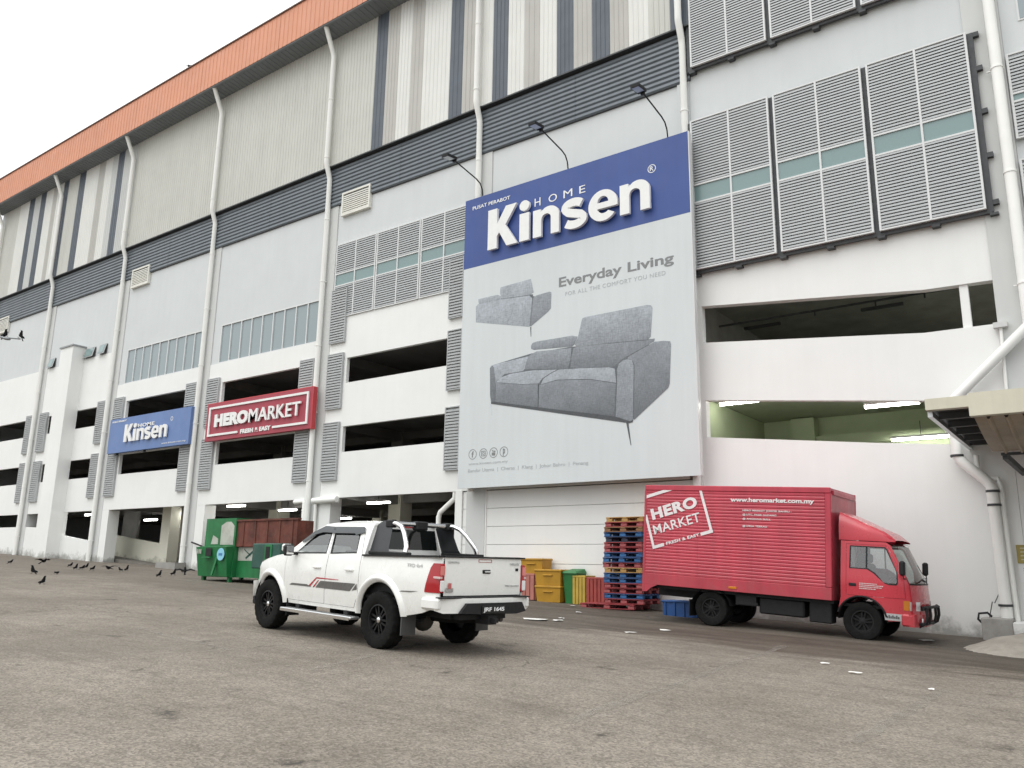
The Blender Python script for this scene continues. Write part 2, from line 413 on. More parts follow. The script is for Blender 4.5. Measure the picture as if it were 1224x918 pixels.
# foot walls of the two left bays with their low openings
bbox('foot_wall', PX[0]+0.505, PX[1]-0.275, 0, 0.2, zb(-57), 3.26, WHITE)
bbox('pier', PX[0]+0.505, PX[0]+3.0, 0.004, 0.2, 3.26, 3.95, WHITE)
mb = MB().prism([(PX[1]+0.505, zb(-49)), (-41.36, zb(-42)), (-41.36, 2.43), (-44.5, 2.77), (-44.5, 3.12), (PX[1]+0.505, 3.25)], 0, 0.2)
obj('foot_wall', mb, WHITE, bld)
bbox('pier', -47.05, -44.45, 0.004, 0.2, 2.5, 3.95, WHITE)
# projecting duct shaft with a capping
bbox('shaft', -45.83, -44.45, -0.67, 0.0, zb(-45), 12.82, WHITE)
bbox('shaft_cap', -45.89, -44.39, -0.73, 0.028, 12.82, 12.90, mat('cap_edge', (0.30,0.31,0.32), 0.7))
# side and rear shell, roof, slabs
bbox('end_wall', -57.75, -57.38, -0.2, 26, zb(-57), 24.0, GREY)
bbox('roof_slab', -57.7, -8.9, -0.15, 26, 23.9, 24.06, CONC)
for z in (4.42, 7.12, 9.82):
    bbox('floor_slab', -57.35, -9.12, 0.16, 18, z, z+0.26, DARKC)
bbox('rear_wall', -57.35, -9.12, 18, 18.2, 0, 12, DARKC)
bbox('cross_wall', -9.32, -9.14, 0.2, 18, 0, 12, CONC)
for X in PX[1:6]:
    for y in (4.6, 11.5):
        bbox('column', X-0.35+0.3, X+0.35+0.3, y-0.35, y+0.35, zb(X), 4.42, CREAM)
        for z0, z1 in ((4.69, 7.11), (7.39, 9.81)): bbox('column', X-0.05, X+0.65, y-0.35, y+0.35, z0, z1, CONC)
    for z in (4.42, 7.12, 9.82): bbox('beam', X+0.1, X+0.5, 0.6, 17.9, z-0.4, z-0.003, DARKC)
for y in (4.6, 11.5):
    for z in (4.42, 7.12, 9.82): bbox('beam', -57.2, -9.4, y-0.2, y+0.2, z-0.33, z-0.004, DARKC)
# ramp wall and column inside the third bay
obj('ramp_wall', MB().prism([(-44.0, 1.2), (-37.35, 0.9), (-37.35, 2.32), (-42.6, 2.86), (-44.0, 3.0)], 1.6, 1.8), CREAM, bld)
bbox('column', -37.62, -36.9, 1.45, 2.0, 0.9, 4.41, CREAM)
bbox('kerb_block', -34.4, -32.9, -0.55, -0.035, zb(-33), gz(-33, 0)+0.28, CONC)
obj('ramp_floor', MB().prism([(-44.0, 1.1), (-36.9, 0.9), (-36.9, 1.34), (-44.0, 1.95)], 0.62, 1.595), mat('ramp_concrete', (0.17,0.16,0.14), 0.85, var=0.2), bld)
# stair seen through the low opening beside the shaft
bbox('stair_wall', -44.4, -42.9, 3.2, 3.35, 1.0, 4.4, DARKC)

# panelled infill wall under the billboard
for k, (z0, z1) in enumerate(((0.0, 1.615), (1.625, 2.195), (2.205, 2.765), (2.775, 3.345), (3.355, 3.92))):
    obj('wall_panel', MB().cbox(-17.45, -9.3, 0.04, 0.10, z0+0.001, z1-0.001, 0.005), WHITE, bld)
bbox('panel_backing', -17.5, -9.28, 0.101, 0.2, 0, 3.93, PILL)
bbox('jamb', -17.75, -17.46, -0.02, 0.3, zb(-17), 3.945, WHITE)
# right block with ramp openings
def pr(name, poly, m, y0=0.0, y1=0.25): return obj(name, MB().prism(poly, y0, y1), m, bld)
XR0, XR1 = -8.98, -1.72
pr('wall_section', [(XR0, zb(-9)), (XR1, zb(-2)), (XR1, 4.30), (-2.76, 4.41), (-4.61, 4.59), (-8.80, 5.06), (XR0, 5.06)], WHITE)
pr('wall_section', [(XR0, 6.09), (-8.80, 6.09), (-3.38, 5.50), (XR1, 5.33), (XR1, 7.12), (-3.24, 7.14), (-8.84, 7.74), (XR0, 7.74)], WHITE)
pr('wall_section', [(XR0, 8.81), (-8.84, 8.81), (-3.15, 8.21), (XR1, 8.17), (XR1, 9.90), (XR0, 9.90)], WHITE)
pr('wall_section', [(XR0, 9.902), (XR1, 9.902), (XR1, 26), (XR0, 26)], GREY, 0.0, 0.25)
pr('jamb', [(XR0, 5.062), (-8.83, 5.062), (-8.83, 6.088), (XR0, 6.088)], WHITE, 0.003)
pr('jamb', [(XR0, 7.742), (-8.86, 7.742), (-8.86, 8.808), (XR0, 8.808)], WHITE, 0.003)
bbox('mullion', -2.42, -2.24, 0.05, 0.2, 7.12, 8.20, WHITE)
bbox('corner_pilaster', XR1+0.005, -0.93, -0.05, 0.4, 5.0, 26, PILL)
bbox('wall_section', XR1+0.006, 9, 0.005, 0.25, zb(0), 4.995, WHITE)
bbox('wall_section', -0.925, 9, 0.02, 0.25, 5.0, 26, GREY)
# rooms behind the ramp openings
bbox('green_wall', -9.1, -1.0, 5.2, 5.4, 3.0, 6.6, GREENP)
bbox('green_wall', -1.2, -1.0, 0.26, 5.19, 3.0, 6.6, GREENP)
bbox('green_column', -8.0, -7.3, 4.7, 5.19, 3.0, 6.2, GREENP)
bbox('green_beam', -9.1, -1.25, 4.85, 5.18, 5.32, 5.62, GREENP)
bbox('green_wall', -9.118, -9.03, 0.3, 5.19, 3.41, 6.24, GREENP)
bbox('ramp_ceiling', -9.02, -1.0, 0.26, 7.9, 6.25, 6.40, mat('ramp_soffit', (0.42,0.46,0.34), 0.8))
bbox('ramp_deck', -9.1, -1.0, 0.26, 7.9, 3.2, 3.4, CONC)
bbox('ramp_back_wall', -9.1, -0.95, 7.9, 8.1, 6.4, 9.6, CONC)
bbox('ramp_ceiling', -9.1, -0.95, 0.26, 7.9, 9.2, 9.4, CONC)
bbox('sprinkler_pipe', -9.0, -1.3, 1.6, 1.65, 8.62, 8.67, STEEL)
for x in (-6.2, -4.6, -3.4): bbox('sprinkler_head', x-0.02, x+0.02, 1.60, 1.64, 8.50, 8.619, STEEL)
for x in (-8.6, -5.2): bbox('cable_tray', x, x+1.1, 2.6, 2.7, 8.72, 8.80, STEEL)

# dark corrugated band
def corr_h(x0, x1, z0, z1, n, y, d):
    mb = MB(); pts = []
    h = (z1-z0)/n
    for k in range(n):
        z = z0+k*h; pts += [(y, z), (y-d, z+h*0.25), (y-d, z+h*0.72), (y, z+h*0.88)]
    pts.append((y, z1)); return mb.grid(lambda u, q: (u, q[0], q[1]), [x0, x1], pts)
xs = [-57.35, -53.1, -49.1, -45.1, -41.07, -37, -33.07, -29, -25.02, -21, -17, -13, -8.92]
for a, b_ in zip(xs, xs[1:]):
    obj('band_sheet', corr_h(a+0.006, b_-0.006, 16.0, 17.72, 10, -0.03, 0.05), BAND, bld)
bbox('band_backing', -57.35, -8.93, -0.028, 0.2, 15.985, 17.8, STEEL)
bbox('drip_edge', -57.35, -8.75, -0.245, 0.0, 17.74, 17.79, STEEL)
# striped cladding
ST = [(-57.35,'b'),(-55.97,'b'),(-55.22,'w'),(-53.90,'d'),(-53.19,'l'),(-52.35,'d'),(-51.66,'w'),(-50.71,'t'),(-50.18,'w'),(-49.40,'d'),(-48.80,'b'),(-47.50,'d'),(-46.76,'w'),(-45.21,'t'),(-44.51,'w'),(-43.72,'l'),(-43.11,'d'),(-42.45,'l'),(-41.11,'b'),(-37.0,'b'),(-33.07,'b'),(-29.0,'b'),(-25.02,'b'),(-22.59,'d'),(-21.95,'t'),(-21.26,'w'),(-20.55,'t'),(-19.90,'w'),(-18.50,'d'),(-17.86,'t'),(-17.05,'w'),(-16.43,'d'),(-15.74,'w'),(-15.02,'t'),(-14.36,'w'),(-13.65,'d'),(-12.98,'t'),(-12.25,'d'),(-11.58,'t'),(-10.89,'w'),(-10.17,'b'),(-9.44,'d'),(-8.76,None)]
CM = dict(b=C_BEI, w=C_WHI, l=C_LGR, t=C_TAU, d=C_DRK)
for (a, k), (b_, _) in zip(ST, ST[1:]):
    n = max(2, round((b_-a)/0.19)); h = (b_-a)/n; pts = []
    for q in range(n):
        x = a+q*h; pts += [(x, 0), (x+h*0.58, 0), (x+h*0.68, -0.020), (x+h*0.90, -0.020)]
    pts.append((b_, 0))
    obj('cladding_sheet', MB().grid(lambda p, z: (p[0], -0.20+p[1], z), pts, [17.8, 23.95]), CM[k], bld)
bbox('cladding_end', -8.76, -8.70, -0.23, 0.0, 17.8, 24.0, C_DRK)
# soffit and fascia
pts = []; x = -58.0
while x < -8.6:
    pts += [(x, 0), (x+0.2, 0), (x+0.22, 0.03), (x+0.26, 0.03)]; x += 0.28
obj('soffit', MB().grid(lambda p, y: (p[0], y, 23.96+(-0.2-y)*0.12-p[1]), pts, [-1.06, -0.16]), SOFFIT, bld)
xs = [-58.2, -52, -46, -40, -34, -28, -22, -16, -8.5]
for a, b_ in zip(xs, xs[1:]):
    n = round((b_-a)/0.3); h = (b_-a)/n; pts = []
    for q in range(n): pts += [(a+q*h, 0), (a+q*h+h*0.85, 0), (a+q*h+h*0.9, -0.018), (a+q*h+h*0.96, -0.018)]
    pts.append((b_-0.004, 0))
    obj('fascia_sheet', MB().grid(lambda p, z: (p[0], -1.10+p[1], z), pts, [24.05, 25.84]), ORANGE, bld)
bbox('fascia_cap', -58.2, -8.5, -1.16, -0.9, 25.842, 25.90, mat('cap_brown', (0.16,0.10,0.085), 0.6))
bbox('fascia_backing', -58.15, -8.55, -1.075, -0.95, 24.0, 25.84, SOFFIT)

# downpipes
def downpipe(X, zt, r=0.105, upper=True, jog=True, zl=None, yl=-0.16):
    zl = zb(X)+0.3 if zl is None else zl
    if upper:
        P = [(X, -0.98, 24.12), (X, -0.90, 24.0), (X, -0.44, 23.02), (X, -0.40, 22.85), (X, -0.40, 17.98), (X, -0.38, 17.85), (X, -0.21, 17.40), (X, yl, 17.22), (X, yl, zl)]
    else: P = [(X, yl, zt), (X, yl, zl)]
    p = obj('downpipe', MB().tube(P, r, 14), PVC, bld, smooth=40)
    z = zl+1.0; mbs = MB()
    while z < (22.9 if upper else zt):
        if not (17.0 < z < 18.1):
            y = -0.40 if z > 18 else yl
            mbs.lathe([(r, -0.02), (r+0.016, -0.02), (r+0.016, 0.02), (r, 0.02)], 14, 'z', (X, y, z))
            if abs((z-zl-1.0) % 5.4) < 0.1: mbs.box(X-r-0.09, X+r+0.02, y+0.06, y+0.10, z-0.012, z+0.012)
        z += 2.7
    obj('pipe_collar', mbs, PVC, p, smooth=40)
for X in PX: downpipe(X, 24, zl=None if X < -17.5 else (3.9 if X < -10 else 0.45))
downpipe(-1.1, 26, 0.125, upper=False, zl=6.9, yl=-0.24)
obj('branch_pipe', MB().tube([(-1.1, -0.24, 7.05), (-1.14, -0.24, 6.9), (-2.55, -0.24, 5.58), (-2.75, -0.24, 5.40), (-2.79, -0.24, 5.2), (-2.79, -0.24, 4.15), (-2.74, -0.24, 4.02), (-2.25, -0.24, 3.52), (-2.18, -0.24, 3.38), (-2.16, -0.24, 0.62)], 0.115, 14), PVC, bld, smooth=40)
mbs = MB()
for z in (4.12, 3.30, 3.0, 0.88): obj('pipe_clamp', MB().lathe([(0.115, -0.025), (0.138, -0.025), (0.138, 0.025), (0.115, 0.025)], 14, 'z', (-2.79 if z > 4 else -2.165, -0.24, z)), STEEL, bld, smooth=40)
obj('drain_pipe', MB().tube([(-2.42, -0.16, 4.12), (-2.42, -0.16, 3.72), (-2.30, -0.16, 3.60), (-2.05, -0.16, 3.58), (-2.02, -0.16, 3.45), (-1.98, -0.16, 0.55)], 0.055, 10), PVC, bld, smooth=40)
obj('conduit', MB().tube([(-1.66, -0.10, 7.05), (-1.70, -0.10, 5.2)], 0.035, 8), PVC, bld, smooth=40)
bbox('conduit_bracket', -1.80, -1.52, -0.2, -0.052, 6.98, 7.10, PILL)
# small pipes of the ground floor bays
obj('drain_pipe', MB().tube([(-25.95, -0.02, 3.86), (-25.40, -0.02, 3.88), (-25.36, -0.02, 3.80), (-25.36, -0.02, 1.0)], 0.09, 10), PVC, bld, smooth=40)
obj('drain_pipe', MB().tube([(-24.75, -0.12, 3.86), (-23.42, -0.12, 3.88)], 0.12, 12), PVC, bld, smooth=40)
obj('drain_pipe', MB().tube([(-24.62, -0.10, 3.8), (-24.62, -0.10, 1.0)], 0.06, 10), PVC, bld, smooth=40)
obj('drain_pipe', MB().tube([(-17.86, 0.1, 4.1), (-17.88, 0.1, 3.72), (-18.5, 0.1, 3.28), (-18.56, 0.1, 3.12), (-18.56, 0.1, 0.7)], 0.085, 10), PVC, bld, smooth=40)

# louvres beside the downpipes: one mesh, many parts
def blades(x0, x1, z0, z1, pitch, y, depth=0.04, lip=0.56):
    mb = MB(); z = z0+pitch*0.5; q = pitch*lip/2
    while z < z1-pitch*0.4:
        p = [(y, z-q), (y, z+q), (y+depth, z+q+0.03), (y+depth, z+q+0.02), (y+0.012, z+q-0.012), (y+0.012, z-q)]
        n = len(p); mb.add([(x0, a, b) for a, b in p]+[(x1, a, b) for a, b in p], [tuple(range(n)), tuple(range(2*n-1, n-1, -1))]+[(i, i+n, (i+1) % n+n, (i+1) % n) for i in range(n)]); z += pitch
    return mb
def louvre_meshes(wd, h):
    f = MB()
    for a in ((0, 0.035, 0, h), (wd-0.035, wd, 0, h)): f.box(a[0], a[1], -0.10, 0, a[2], a[3])
    f.box(0.035, wd-0.035, -0.10, 0, 0, 0.035); f.box(0.035, wd-0.035, -0.10, 0, h-0.035, h); f.box(0.035, wd-0.035, -0.012, -0.002, 0.035, h-0.035)
    return f.mesh('louvre', LOUV), blades(0.035, wd-0.035, 0.035, h-0.035, 0.108, -0.095).mesh('louvre_blades', LOUV)
LM = {}
def side_louvre(x, z0, z1, wd=0.88):
    key = (round(wd, 2), round(z1-z0, 2))
    if key not in LM: LM[key] = louvre_meshes(*key)
    o = bpy.data.objects.new('louvre', LM[key][0]); o.location = (x, -0.004, z0); link(o, bld)
    b_ = bpy.data.objects.new('louvre_blades', LM[key][1]); link(b_, o); b_['kind'] = 'stuff'
for i, X in enumerate(PX):
    for z0, z1 in ((4.60, 6.84), (7.36, 9.58)):
        if 1 <= i <= 4: side_louvre(X+0.53, z0, z1)
        if 1 <= i <= 4: side_louvre(X-1.14, z0, z1, 0.86)
        if i == 5: side_louvre(X-1.26, z0+0.06, z1, 0.66)
side_louvre(-24.49, 10.01, 12.25); side_louvre(-18.27, 10.01, 12.25, 0.66)

# square wall vents
VENT = mat('vent_beige', (0.74, 0.73, 0.67), 0.6, var=0.06)
for X in (PX[0], PX[2], PX[4]):
    mb = MB().box(X+0.78, X+0.86, -0.12, 0.02, 15.40, 16.42); mb.box(X+2.34, X+2.42, -0.12, 0.02, 15.40, 16.42)
    mb.box(X+0.86, X+2.34, -0.12, 0.02, 15.40, 15.48); mb.box(X+0.86, X+2.34, -0.12, 0.02, 16.34, 16.42); mb.box(X+0.86, X+2.34, -0.03, 0.0, 15.48, 16.34)
    v = obj('wall_vent', mb, VENT, bld)
    obj('vent_blades', blades(X+0.86, X+2.34, 15.48, 16.34, 0.09, -0.10), VENT, v, kind='stuff')

# ribbon windows
def ribbon_window(x0, x1, z0, z1, n):
    fr = MB(); h = (x1-x0)/n
    fr.box(x0, x1, 0.02, 0.10, z0, z0+0.05); fr.box(x0, x1, 0.02, 0.10, z1-0.05, z1)
    for k in range(n+1):
        x = min(max(x0+k*h-0.025, x0), x1-0.05); fr.box(x, x+0.05, 0.02, 0.10, z0+0.05, z1-0.05)
    f = obj('window', fr, FRAMEW, bld)
    for k in range(n):
        tilt = random.uniform(-0.004, 0.004)
        obj('pane', MB().add([(x0+k*h+0.02, 0.07+tilt, z0+0.04), (x0+(k+1)*h-0.02, 0.07, z0+0.04), (x0+(k+1)*h-0.02, 0.07-tilt, z1-0.04), (x0+k*h+0.02, 0.07, z1-0.04)], [(0,1,2,3)]), WGLASS, f)
ribbon_window(-32.02, -25.31, 10.272, 12.088, 9)
ribbon_window(-40.02, -33.36, 10.272, 12.088, 9)
for x0, x1 in ((-48.5, -47.8), (-44.35, -43.35), (-42.85, -42.15)):
    fr = MB(); ya, yb = -0.03, -0.15
    fr.obox(((x0+x1)/2, (ya+yb)/2, 12.48), ((x1-x0)/2, 0, 0), (0, (yb-ya)/2, -0.27), (0, 0.012, 0.012))
    f = obj('tilted_window', fr, mat('window_frame_grey', (0.34,0.36,0.36), 0.5), bld)
    obj('pane', MB().obox(((x0+x1)/2, (ya+yb)/2-0.018, 12.48), ((x1-x0)/2-0.12, 0, 0), (0, (yb-ya)/2*0.8, -0.27*0.8), (0, 0.004, 0.004)), BGLASS, f)
    obj('recess', MB().box(x0, x1, 0.02, 0.029, 12.22, 12.75), VOID, f)

# louvred window banks: panels of two leaves, with a glass band
def louvre_bank(x0, wd, n, gap, z0, zg0, zg1, z1, y, m, steel=True, pitch=0.086, brackets=()):
    for k in range(n):
        a = x0+k*(wd+gap); b_ = a+wd; c = (a+b_)/2
        fr = MB()
        for q0, q1 in ((a, a+0.05), (c-0.025, c+0.025), (b_-0.05, b_)): fr.box(q0, q1, y-0.06, y+0.02, z0, z1)
        for q0, q1 in ((a+0.05, c-0.025), (c+0.025, b_-0.05)):
            for za, zc in ((z0, z0+0.04), (zg0-0.03, zg0+0.02), (zg1-0.02, zg1+0.03), (z1-0.04, z1)):
                if za is not None: fr.box(q0, q1, y-0.055, y+0.02, za, zc)
        f = obj('louvre_window', fr, FRAMEW, bld)
        bl = MB()
        for q0, q1 in ((a+0.05, c-0.025), (c+0.025, b_-0.05)):
            bl.v, bl.f = (lambda t: (bl.v+t.v, bl.f+[tuple(i+len(bl.v) for i in ff) for ff in t.f]))(blades(q0, q1, z0+0.04, zg0-0.03, pitch, y-0.05))
            bl.v, bl.f = (lambda t: (bl.v+t.v, bl.f+[tuple(i+len(bl.v) for i in ff) for ff in t.f]))(blades(q0, q1, zg1+0.03, z1-0.04, pitch, y-0.05))
            obj('pane', MB().add([(q0, y-0.02, zg0), (q1, y-0.02, zg0), (q1, y-0.02, zg1), (q0, y-0.02, zg1)], [(0,1,2,3)]), BGLASS, f)
        obj('louvre_blades', bl, m, f, kind='stuff')
        obj('backing', MB().box(a+0.06, b_-0.06, y+0.021, y+0.03, z0+0.05, z1-0.05), VOID, f)
    if steel:
        s = MB(); X1 = x0+n*wd+(n-1)*gap
        for k in range(n+1):
            a = x0+k*(wd+gap)-gap/2
            s.box(a-0.07, a+0.07, y+0.031, y+0.12, z0-0.08, z1-0.02)
        s.box(x0-0.1, X1+0.1, y+0.032, y+0.121, z0-0.10, z0-0.02)
        st = obj('steel_subframe', s, STEEL, bld)
        for z in brackets: obj('bracket', MB().box(X1+0.0, X1+0.26, y+0.04, -0.001, z-0.06, z+0.06), STEEL, st)
        for k in range(2*n+1): obj('bracket', MB().box(x0+k*(wd+gap)/2-0.08, x0+k*(wd+gap)/2+0.10, y+0.02, -0.001, z0-0.16, z0-0.101), STEEL, st)
louvre_bank(-8.90, 2.33, 3, 0.13, 9.84, 11.88, 12.42, 14.50, -0.20, LOUVL, brackets=(10.0, 11.2, 12.35, 13.5, 14.42))
louvre_bank(-8.82, 2.30, 3, 0.13, 16.27, 18.6, 19.1, 21.0, -0.20, LOUVL, brackets=())
louvre_bank(-24.42, 2.28, 3, 0.05, 11.06, 12.42, 12.92, 14.20, 0.0, LOUVL, steel=False, pitch=0.092)
louvre_bank(-0.90, 2.3, 2, 0.13, 11.45, 12.4, 12.6, 13.66, -0.05, LOUVL, steel=False)
louvre_bank(-0.90, 2.3, 2, 0.13, 9.0, 10.0, 10.2, 10.93, -0.05, LOUVL, steel=False)
f = obj('window', MB().box(-0.56, 3, 0.0, 0.018, 14.5, 16.5), FRAMEW, bld)
obj('pane', MB().box(-0.52, 2.9, -0.006, -0.001, 14.54, 16.4), WGLASS, f)

def arc(cx, cz, r, a0, a1, n=12): return [(cx+r*math.cos(R(a0+(a1-a0)*k/n)), cz+r*math.sin(R(a0+(a1-a0)*k/n))) for k in range(n+1)]
def panel(outline, holes, fmap, thick=0.02, step=0.12, steps=None, d=None):
    """flat outline with holes, sliced into strips, bent over fmap(u,v) and given thickness along d"""
    bm = bmesh.new(); es = []
    for lp in [outline]+list(holes):
        vs = [bm.verts.new((p[0], p[1], 0)) for p in lp]
        es += [bm.edges.new((vs[i], vs[(i+1) % len(vs)])) for i in range(len(vs))]
    bmesh.ops.triangle_fill(bm, edges=es, use_beauty=True)
    us = [p[0] for p in outline]; vs_ = [p[1] for p in outline]
    su, sv = steps or (step, step)
    for lo, hi, s, no in ((min(us), max(us), su, (1,0,0)), (min(vs_), max(vs_), sv, (0,1,0))):
        k = math.ceil(lo/s+1e-6)
        while k*s < hi-1e-6:
            bmesh.ops.bisect_plane(bm, geom=bm.verts[:]+bm.edges[:]+bm.faces[:], plane_co=(k*s*no[0], k*s*no[1], 0), plane_no=no, dist=1e-6); k += 1
    for v in bm.verts: v.co = Vector(fmap(v.co.x, v.co.y))
    bm.verts.index_update(); n = len(bm.verts); mb = MB()
    V0 = [v.co.copy() for v in bm.verts]; F0 = [[v.index for v in f.verts] for f in bm.faces]
    if thick and d is not None:
        dv = Vector(d)*thick
        V0 += [p+dv for p in V0]; F1 = [[i+n for i in reversed(f)] for f in F0]
        side = [[e.verts[0].index, e.verts[1].index, e.verts[1].index+n, e.verts[0].index+n] for e in bm.edges if len(e.link_faces) == 1]
        F0 = F0+F1+side
    mb.add(V0, F0); bm.free(); return mb
# ------------------------------------------------------------------ lettering
def glyphs(s, bold=0.0, depth=0.0, spacing=1.0, shear=0.0):
    cu = bpy.data.curves.new('t', 'FONT'); cu.body = s; cu.size = 1.0; cu.offset = bold; cu.extrude = depth; cu.space_character = spacing; cu.shear = shear
    cu.resolution_u = 5
    o = bpy.data.objects.new('t', cu); COL.objects.link(o); dg = bpy.context.evaluated_depsgraph_get(); dg.update()
    me = o.evaluated_get(dg).to_mesh(); vs = [v.co.copy() for v in me.vertices]; fs = [tuple(p.vertices) for p in me.polygons]
    bpy.data.objects.remove(o); bpy.data.curves.remove(cu); return vs, fs
def text(name, s, x0, x1, z0, z1, y, m, parent, bold=0.0, depth=0.004, spacing=1.0, frame=None, world=True, shear=0.0):
    """letters fitted to a box of the x-z plane, facing -y, `depth` thick; frame maps (x,y,z) further"""
    vs, fs = glyphs(s, bold, 0.5, spacing, shear)
    ax, bx_ = min(v.x for v in vs), max(v.x for v in vs); az, bz = min(v.y for v in vs), max(v.y for v in vs)
    mb = MB(); out = []
    for v in vs:
        p = Vector((x0+(v.x-ax)/(bx_-ax)*(x1-x0), y-(v.z+0.5)*depth, z0+(v.y-az)/(bz-az)*(z1-z0)))
        out.append(frame(p) if frame else p)
    mb.add(out, fs); return obj(name, mb, m, parent, world=world, kind='stuff' if ' ' in s and z1-z0 < 0.25 else None)
LETW = mat('white_letters', (0.80, 0.80, 0.79), 0.45, var=0.04, scale=4, streak=0.04)
PRW = mat('white_print', (0.78, 0.79, 0.80), 0.5, var=0.05)

# ------------------------------------------------------------------ large billboard
bb = empty('billboard', (-13.0, -0.6, 3.95), 'huge blue and pale grey furniture billboard with a printed sofa above the truck', 'billboard')
BLUE = mat('billboard_blue', (0.035, 0.075, 0.27), 0.5, var=0.06, scale=0.6, streak=0.10, bump=0.25, bscale=1.3)
PALE = mat('billboard_pale', (0.60, 0.635, 0.645), 0.5, var=0.03, scale=0.4, streak=0.05, bump=0.25, bscale=1.3)
BX0, BX1, BZ0, BZ1 = -17.18, -8.83, 3.96, 14.0
obj('pale_face', MB().box(BX0, BX1, -0.60, -0.55, BZ0, 11.458), PALE, bb)
obj('blue_face', MB().box(BX0, BX1, -0.602, -0.55, 11.462, BZ1), BLUE, bb)
mb = MB()
for x in [BX0+0.1+k*(BX1-BX0-0.2)/6 for k in range(7)]: mb.box(x-0.04, x+0.04, -0.545, -0.47, BZ0+0.02, BZ1-0.02)
for z in [BZ0+0.1+k*(BZ1-BZ0-0.2)/7 for k in range(8)]: mb.box(BX0+0.02, BX1-0.02, -0.468, -0.40, z-0.04, z+0.04)
for x in (BX0+0.5, -13, BX1-0.5):
    for z in (4.4, 9.0, 13.5): mb.box(x-0.05, x+0.05, -0.398, -0.002, z-0.05, z+0.05)
obj('support_frame', mb, STEEL, bb)
obj('edge_trim', MB().box(BX1+0.002, BX1+0.03, -0.60, -0.42, BZ0, BZ1), FRAMEW, bb)
# raised letters drawn as outlines; every glyph at its own place
def el(cx, cz, rx, rz, a0, a1, n=14): return [(cx+rx*math.cos(R(a0+(a1-a0)*k/n)), cz+rz*math.sin(R(a0+(a1-a0)*k/n))) for k in range(n+1)]
def stroke(pts, w_):
    L_, R_ = [], []
    for i, p in enumerate(pts):
        a, b = pts[max(0, i-1)], pts[min(len(pts)-1, i+1)]; d = Vector((b[0]-a[0], b[1]-a[1])).normalized()
        ww = w_[i] if isinstance(w_, list) else w_
        L_.append((p[0]-d.y*ww/2, p[1]+d.x*ww/2)); R_.append((p[0]+d.y*ww/2, p[1]-d.x*ww/2))
    return L_+R_[::-1]
GL = {'K': [([(0, 0), (0, 1), (.33, 1), (.33, .60), (.64, 1), (1.02, 1), (.63, .53), (1.06, 0), (.68, 0), (.41, .38), (.33, .29), (.33, 0)], [])],
      'i': [([(0, 0), (0, .68), (1, .68), (1, 0)], []), (el(.5, .87, .52, .13, 0, 345, 23), [])],
      'n': [([(0, 0), (0, .97), (.29, .97), (.30, .86)]+el(.62, .66, .38, .345, 118, 0, 10)+[(1.0, 0), (.69, 0), (.69, .58)]+el(.51, .60, .18, .16, 0, 180, 10)+[(.32, .56), (.32, 0)], [])],
      'e': [(el(.5, .5, .52, .52, -8, 322, 30)+el(.53, .48, .24, .25, 312, 190, 10)+[(.30, .40), (1.015, .40)], [el(.5, .60, .20, .21, 0, 180, 10)+[(.30, .585), (.70, .585)][0:0]])],
      's': [(stroke(el(.48, .71, .34, .165, 28, 180, 9)+[(.17, .66), (.28, .56), (.52, .49), (.76, .42), (.86, .32)]+el(.51, .29, .35, .165, 0, -152, 9), .27), [])]}
def letter(ch, x0, x1, z0, z1, y, m, parent, depth):
    mb = MB()
    for ol, hs_ in GL[ch]:
        t = panel(ol, hs_, lambda u, v: (x0+u*(x1-x0), y-depth, z0+v*(z1-z0)), depth, 99, None, (0, 1, 0)); mb.add(t.v, t.f)
    return obj('raised_letter', mb, m, parent)
def kinsen(rows, y, parent, depth):
    for r_ in rows: letter(r_[0], r_[1], r_[2], r_[3], r_[4], y, LETW, parent, depth)
KIN = [('K', -16.03, -14.87, 11.86, 13.28), ('i', -14.72, -14.34, 11.86, 13.27), ('n', -14.18, -13.18, 11.86, 12.82), ('s', -13.10, -12.15, 11.83, 12.84), ('e', -12.08, -11.10, 11.84, 12.82), ('n', -11.00, -10.01, 11.84, 12.82)]
kinsen(KIN, -0.67, bb, 0.10)
for ch, x0, x1, z1 in (('H', -14.23, -14.0, 13.30), ('O', -13.68, -13.36, 13.28), ('M', -13.11, -12.78, 13.28), ('E', -12.52, -12.30, 13.27)):
    text('print_letter', ch, x0, x1, 13.02, z1, -0.604, LETW, bb, 0.0, 0.01)
text('print_letter', 'R', -10.06, -9.94, 13.07, 13.22, -0.604, LETW, bb, 0.01, 0.01)
def ring(cx, cz, r, wd, y, n=28):
    mb = MB()
    for k in range(n):
        a, b_ = 2*math.pi*k/n, 2*math.pi*(k+1)/n
        mb.add([(cx+q*math.cos(t), y, cz+q*math.sin(t)) for t in (a, b_) for q in (r-wd, r)], [(0,1,3,2)])
    return mb
obj('print_ring', ring(-10.0, 13.145, 0.135, 0.022, -0.606), LETW, bb)
text('print_text', 'PUSAT PERABOT', -16.85, -15.24, 13.57, 13.70, -0.604, LETW, bb, 0.015, 0.008)
DK = mat('print_dark_grey', (0.20, 0.205, 0.21), 0.5, var=0.05); MG = mat('print_mid_grey', (0.42, 0.44, 0.45), 0.5, var=0.05)
text('print_text', 'Living', -10.86, -9.38, 9.97, 10.37, -0.602, DK, bb, 0.022, 0.004)
text('print_text', 'Everyday', -13.28, -11.06, 9.97, 10.38, -0.602, DK, bb, 0.022, 0.004)
text('print_text', 'FOR ALL THE COMFORT YOU NEED', -13.04, -9.65, 9.74, 9.87, -0.602, MG, bb, 0.0, 0.004, 1.15)
text('print_text', 'www.kinsen.com.my', -16.74, -15.16, 4.67, 4.78, -0.602, MG, bb, 0.0, 0.004)
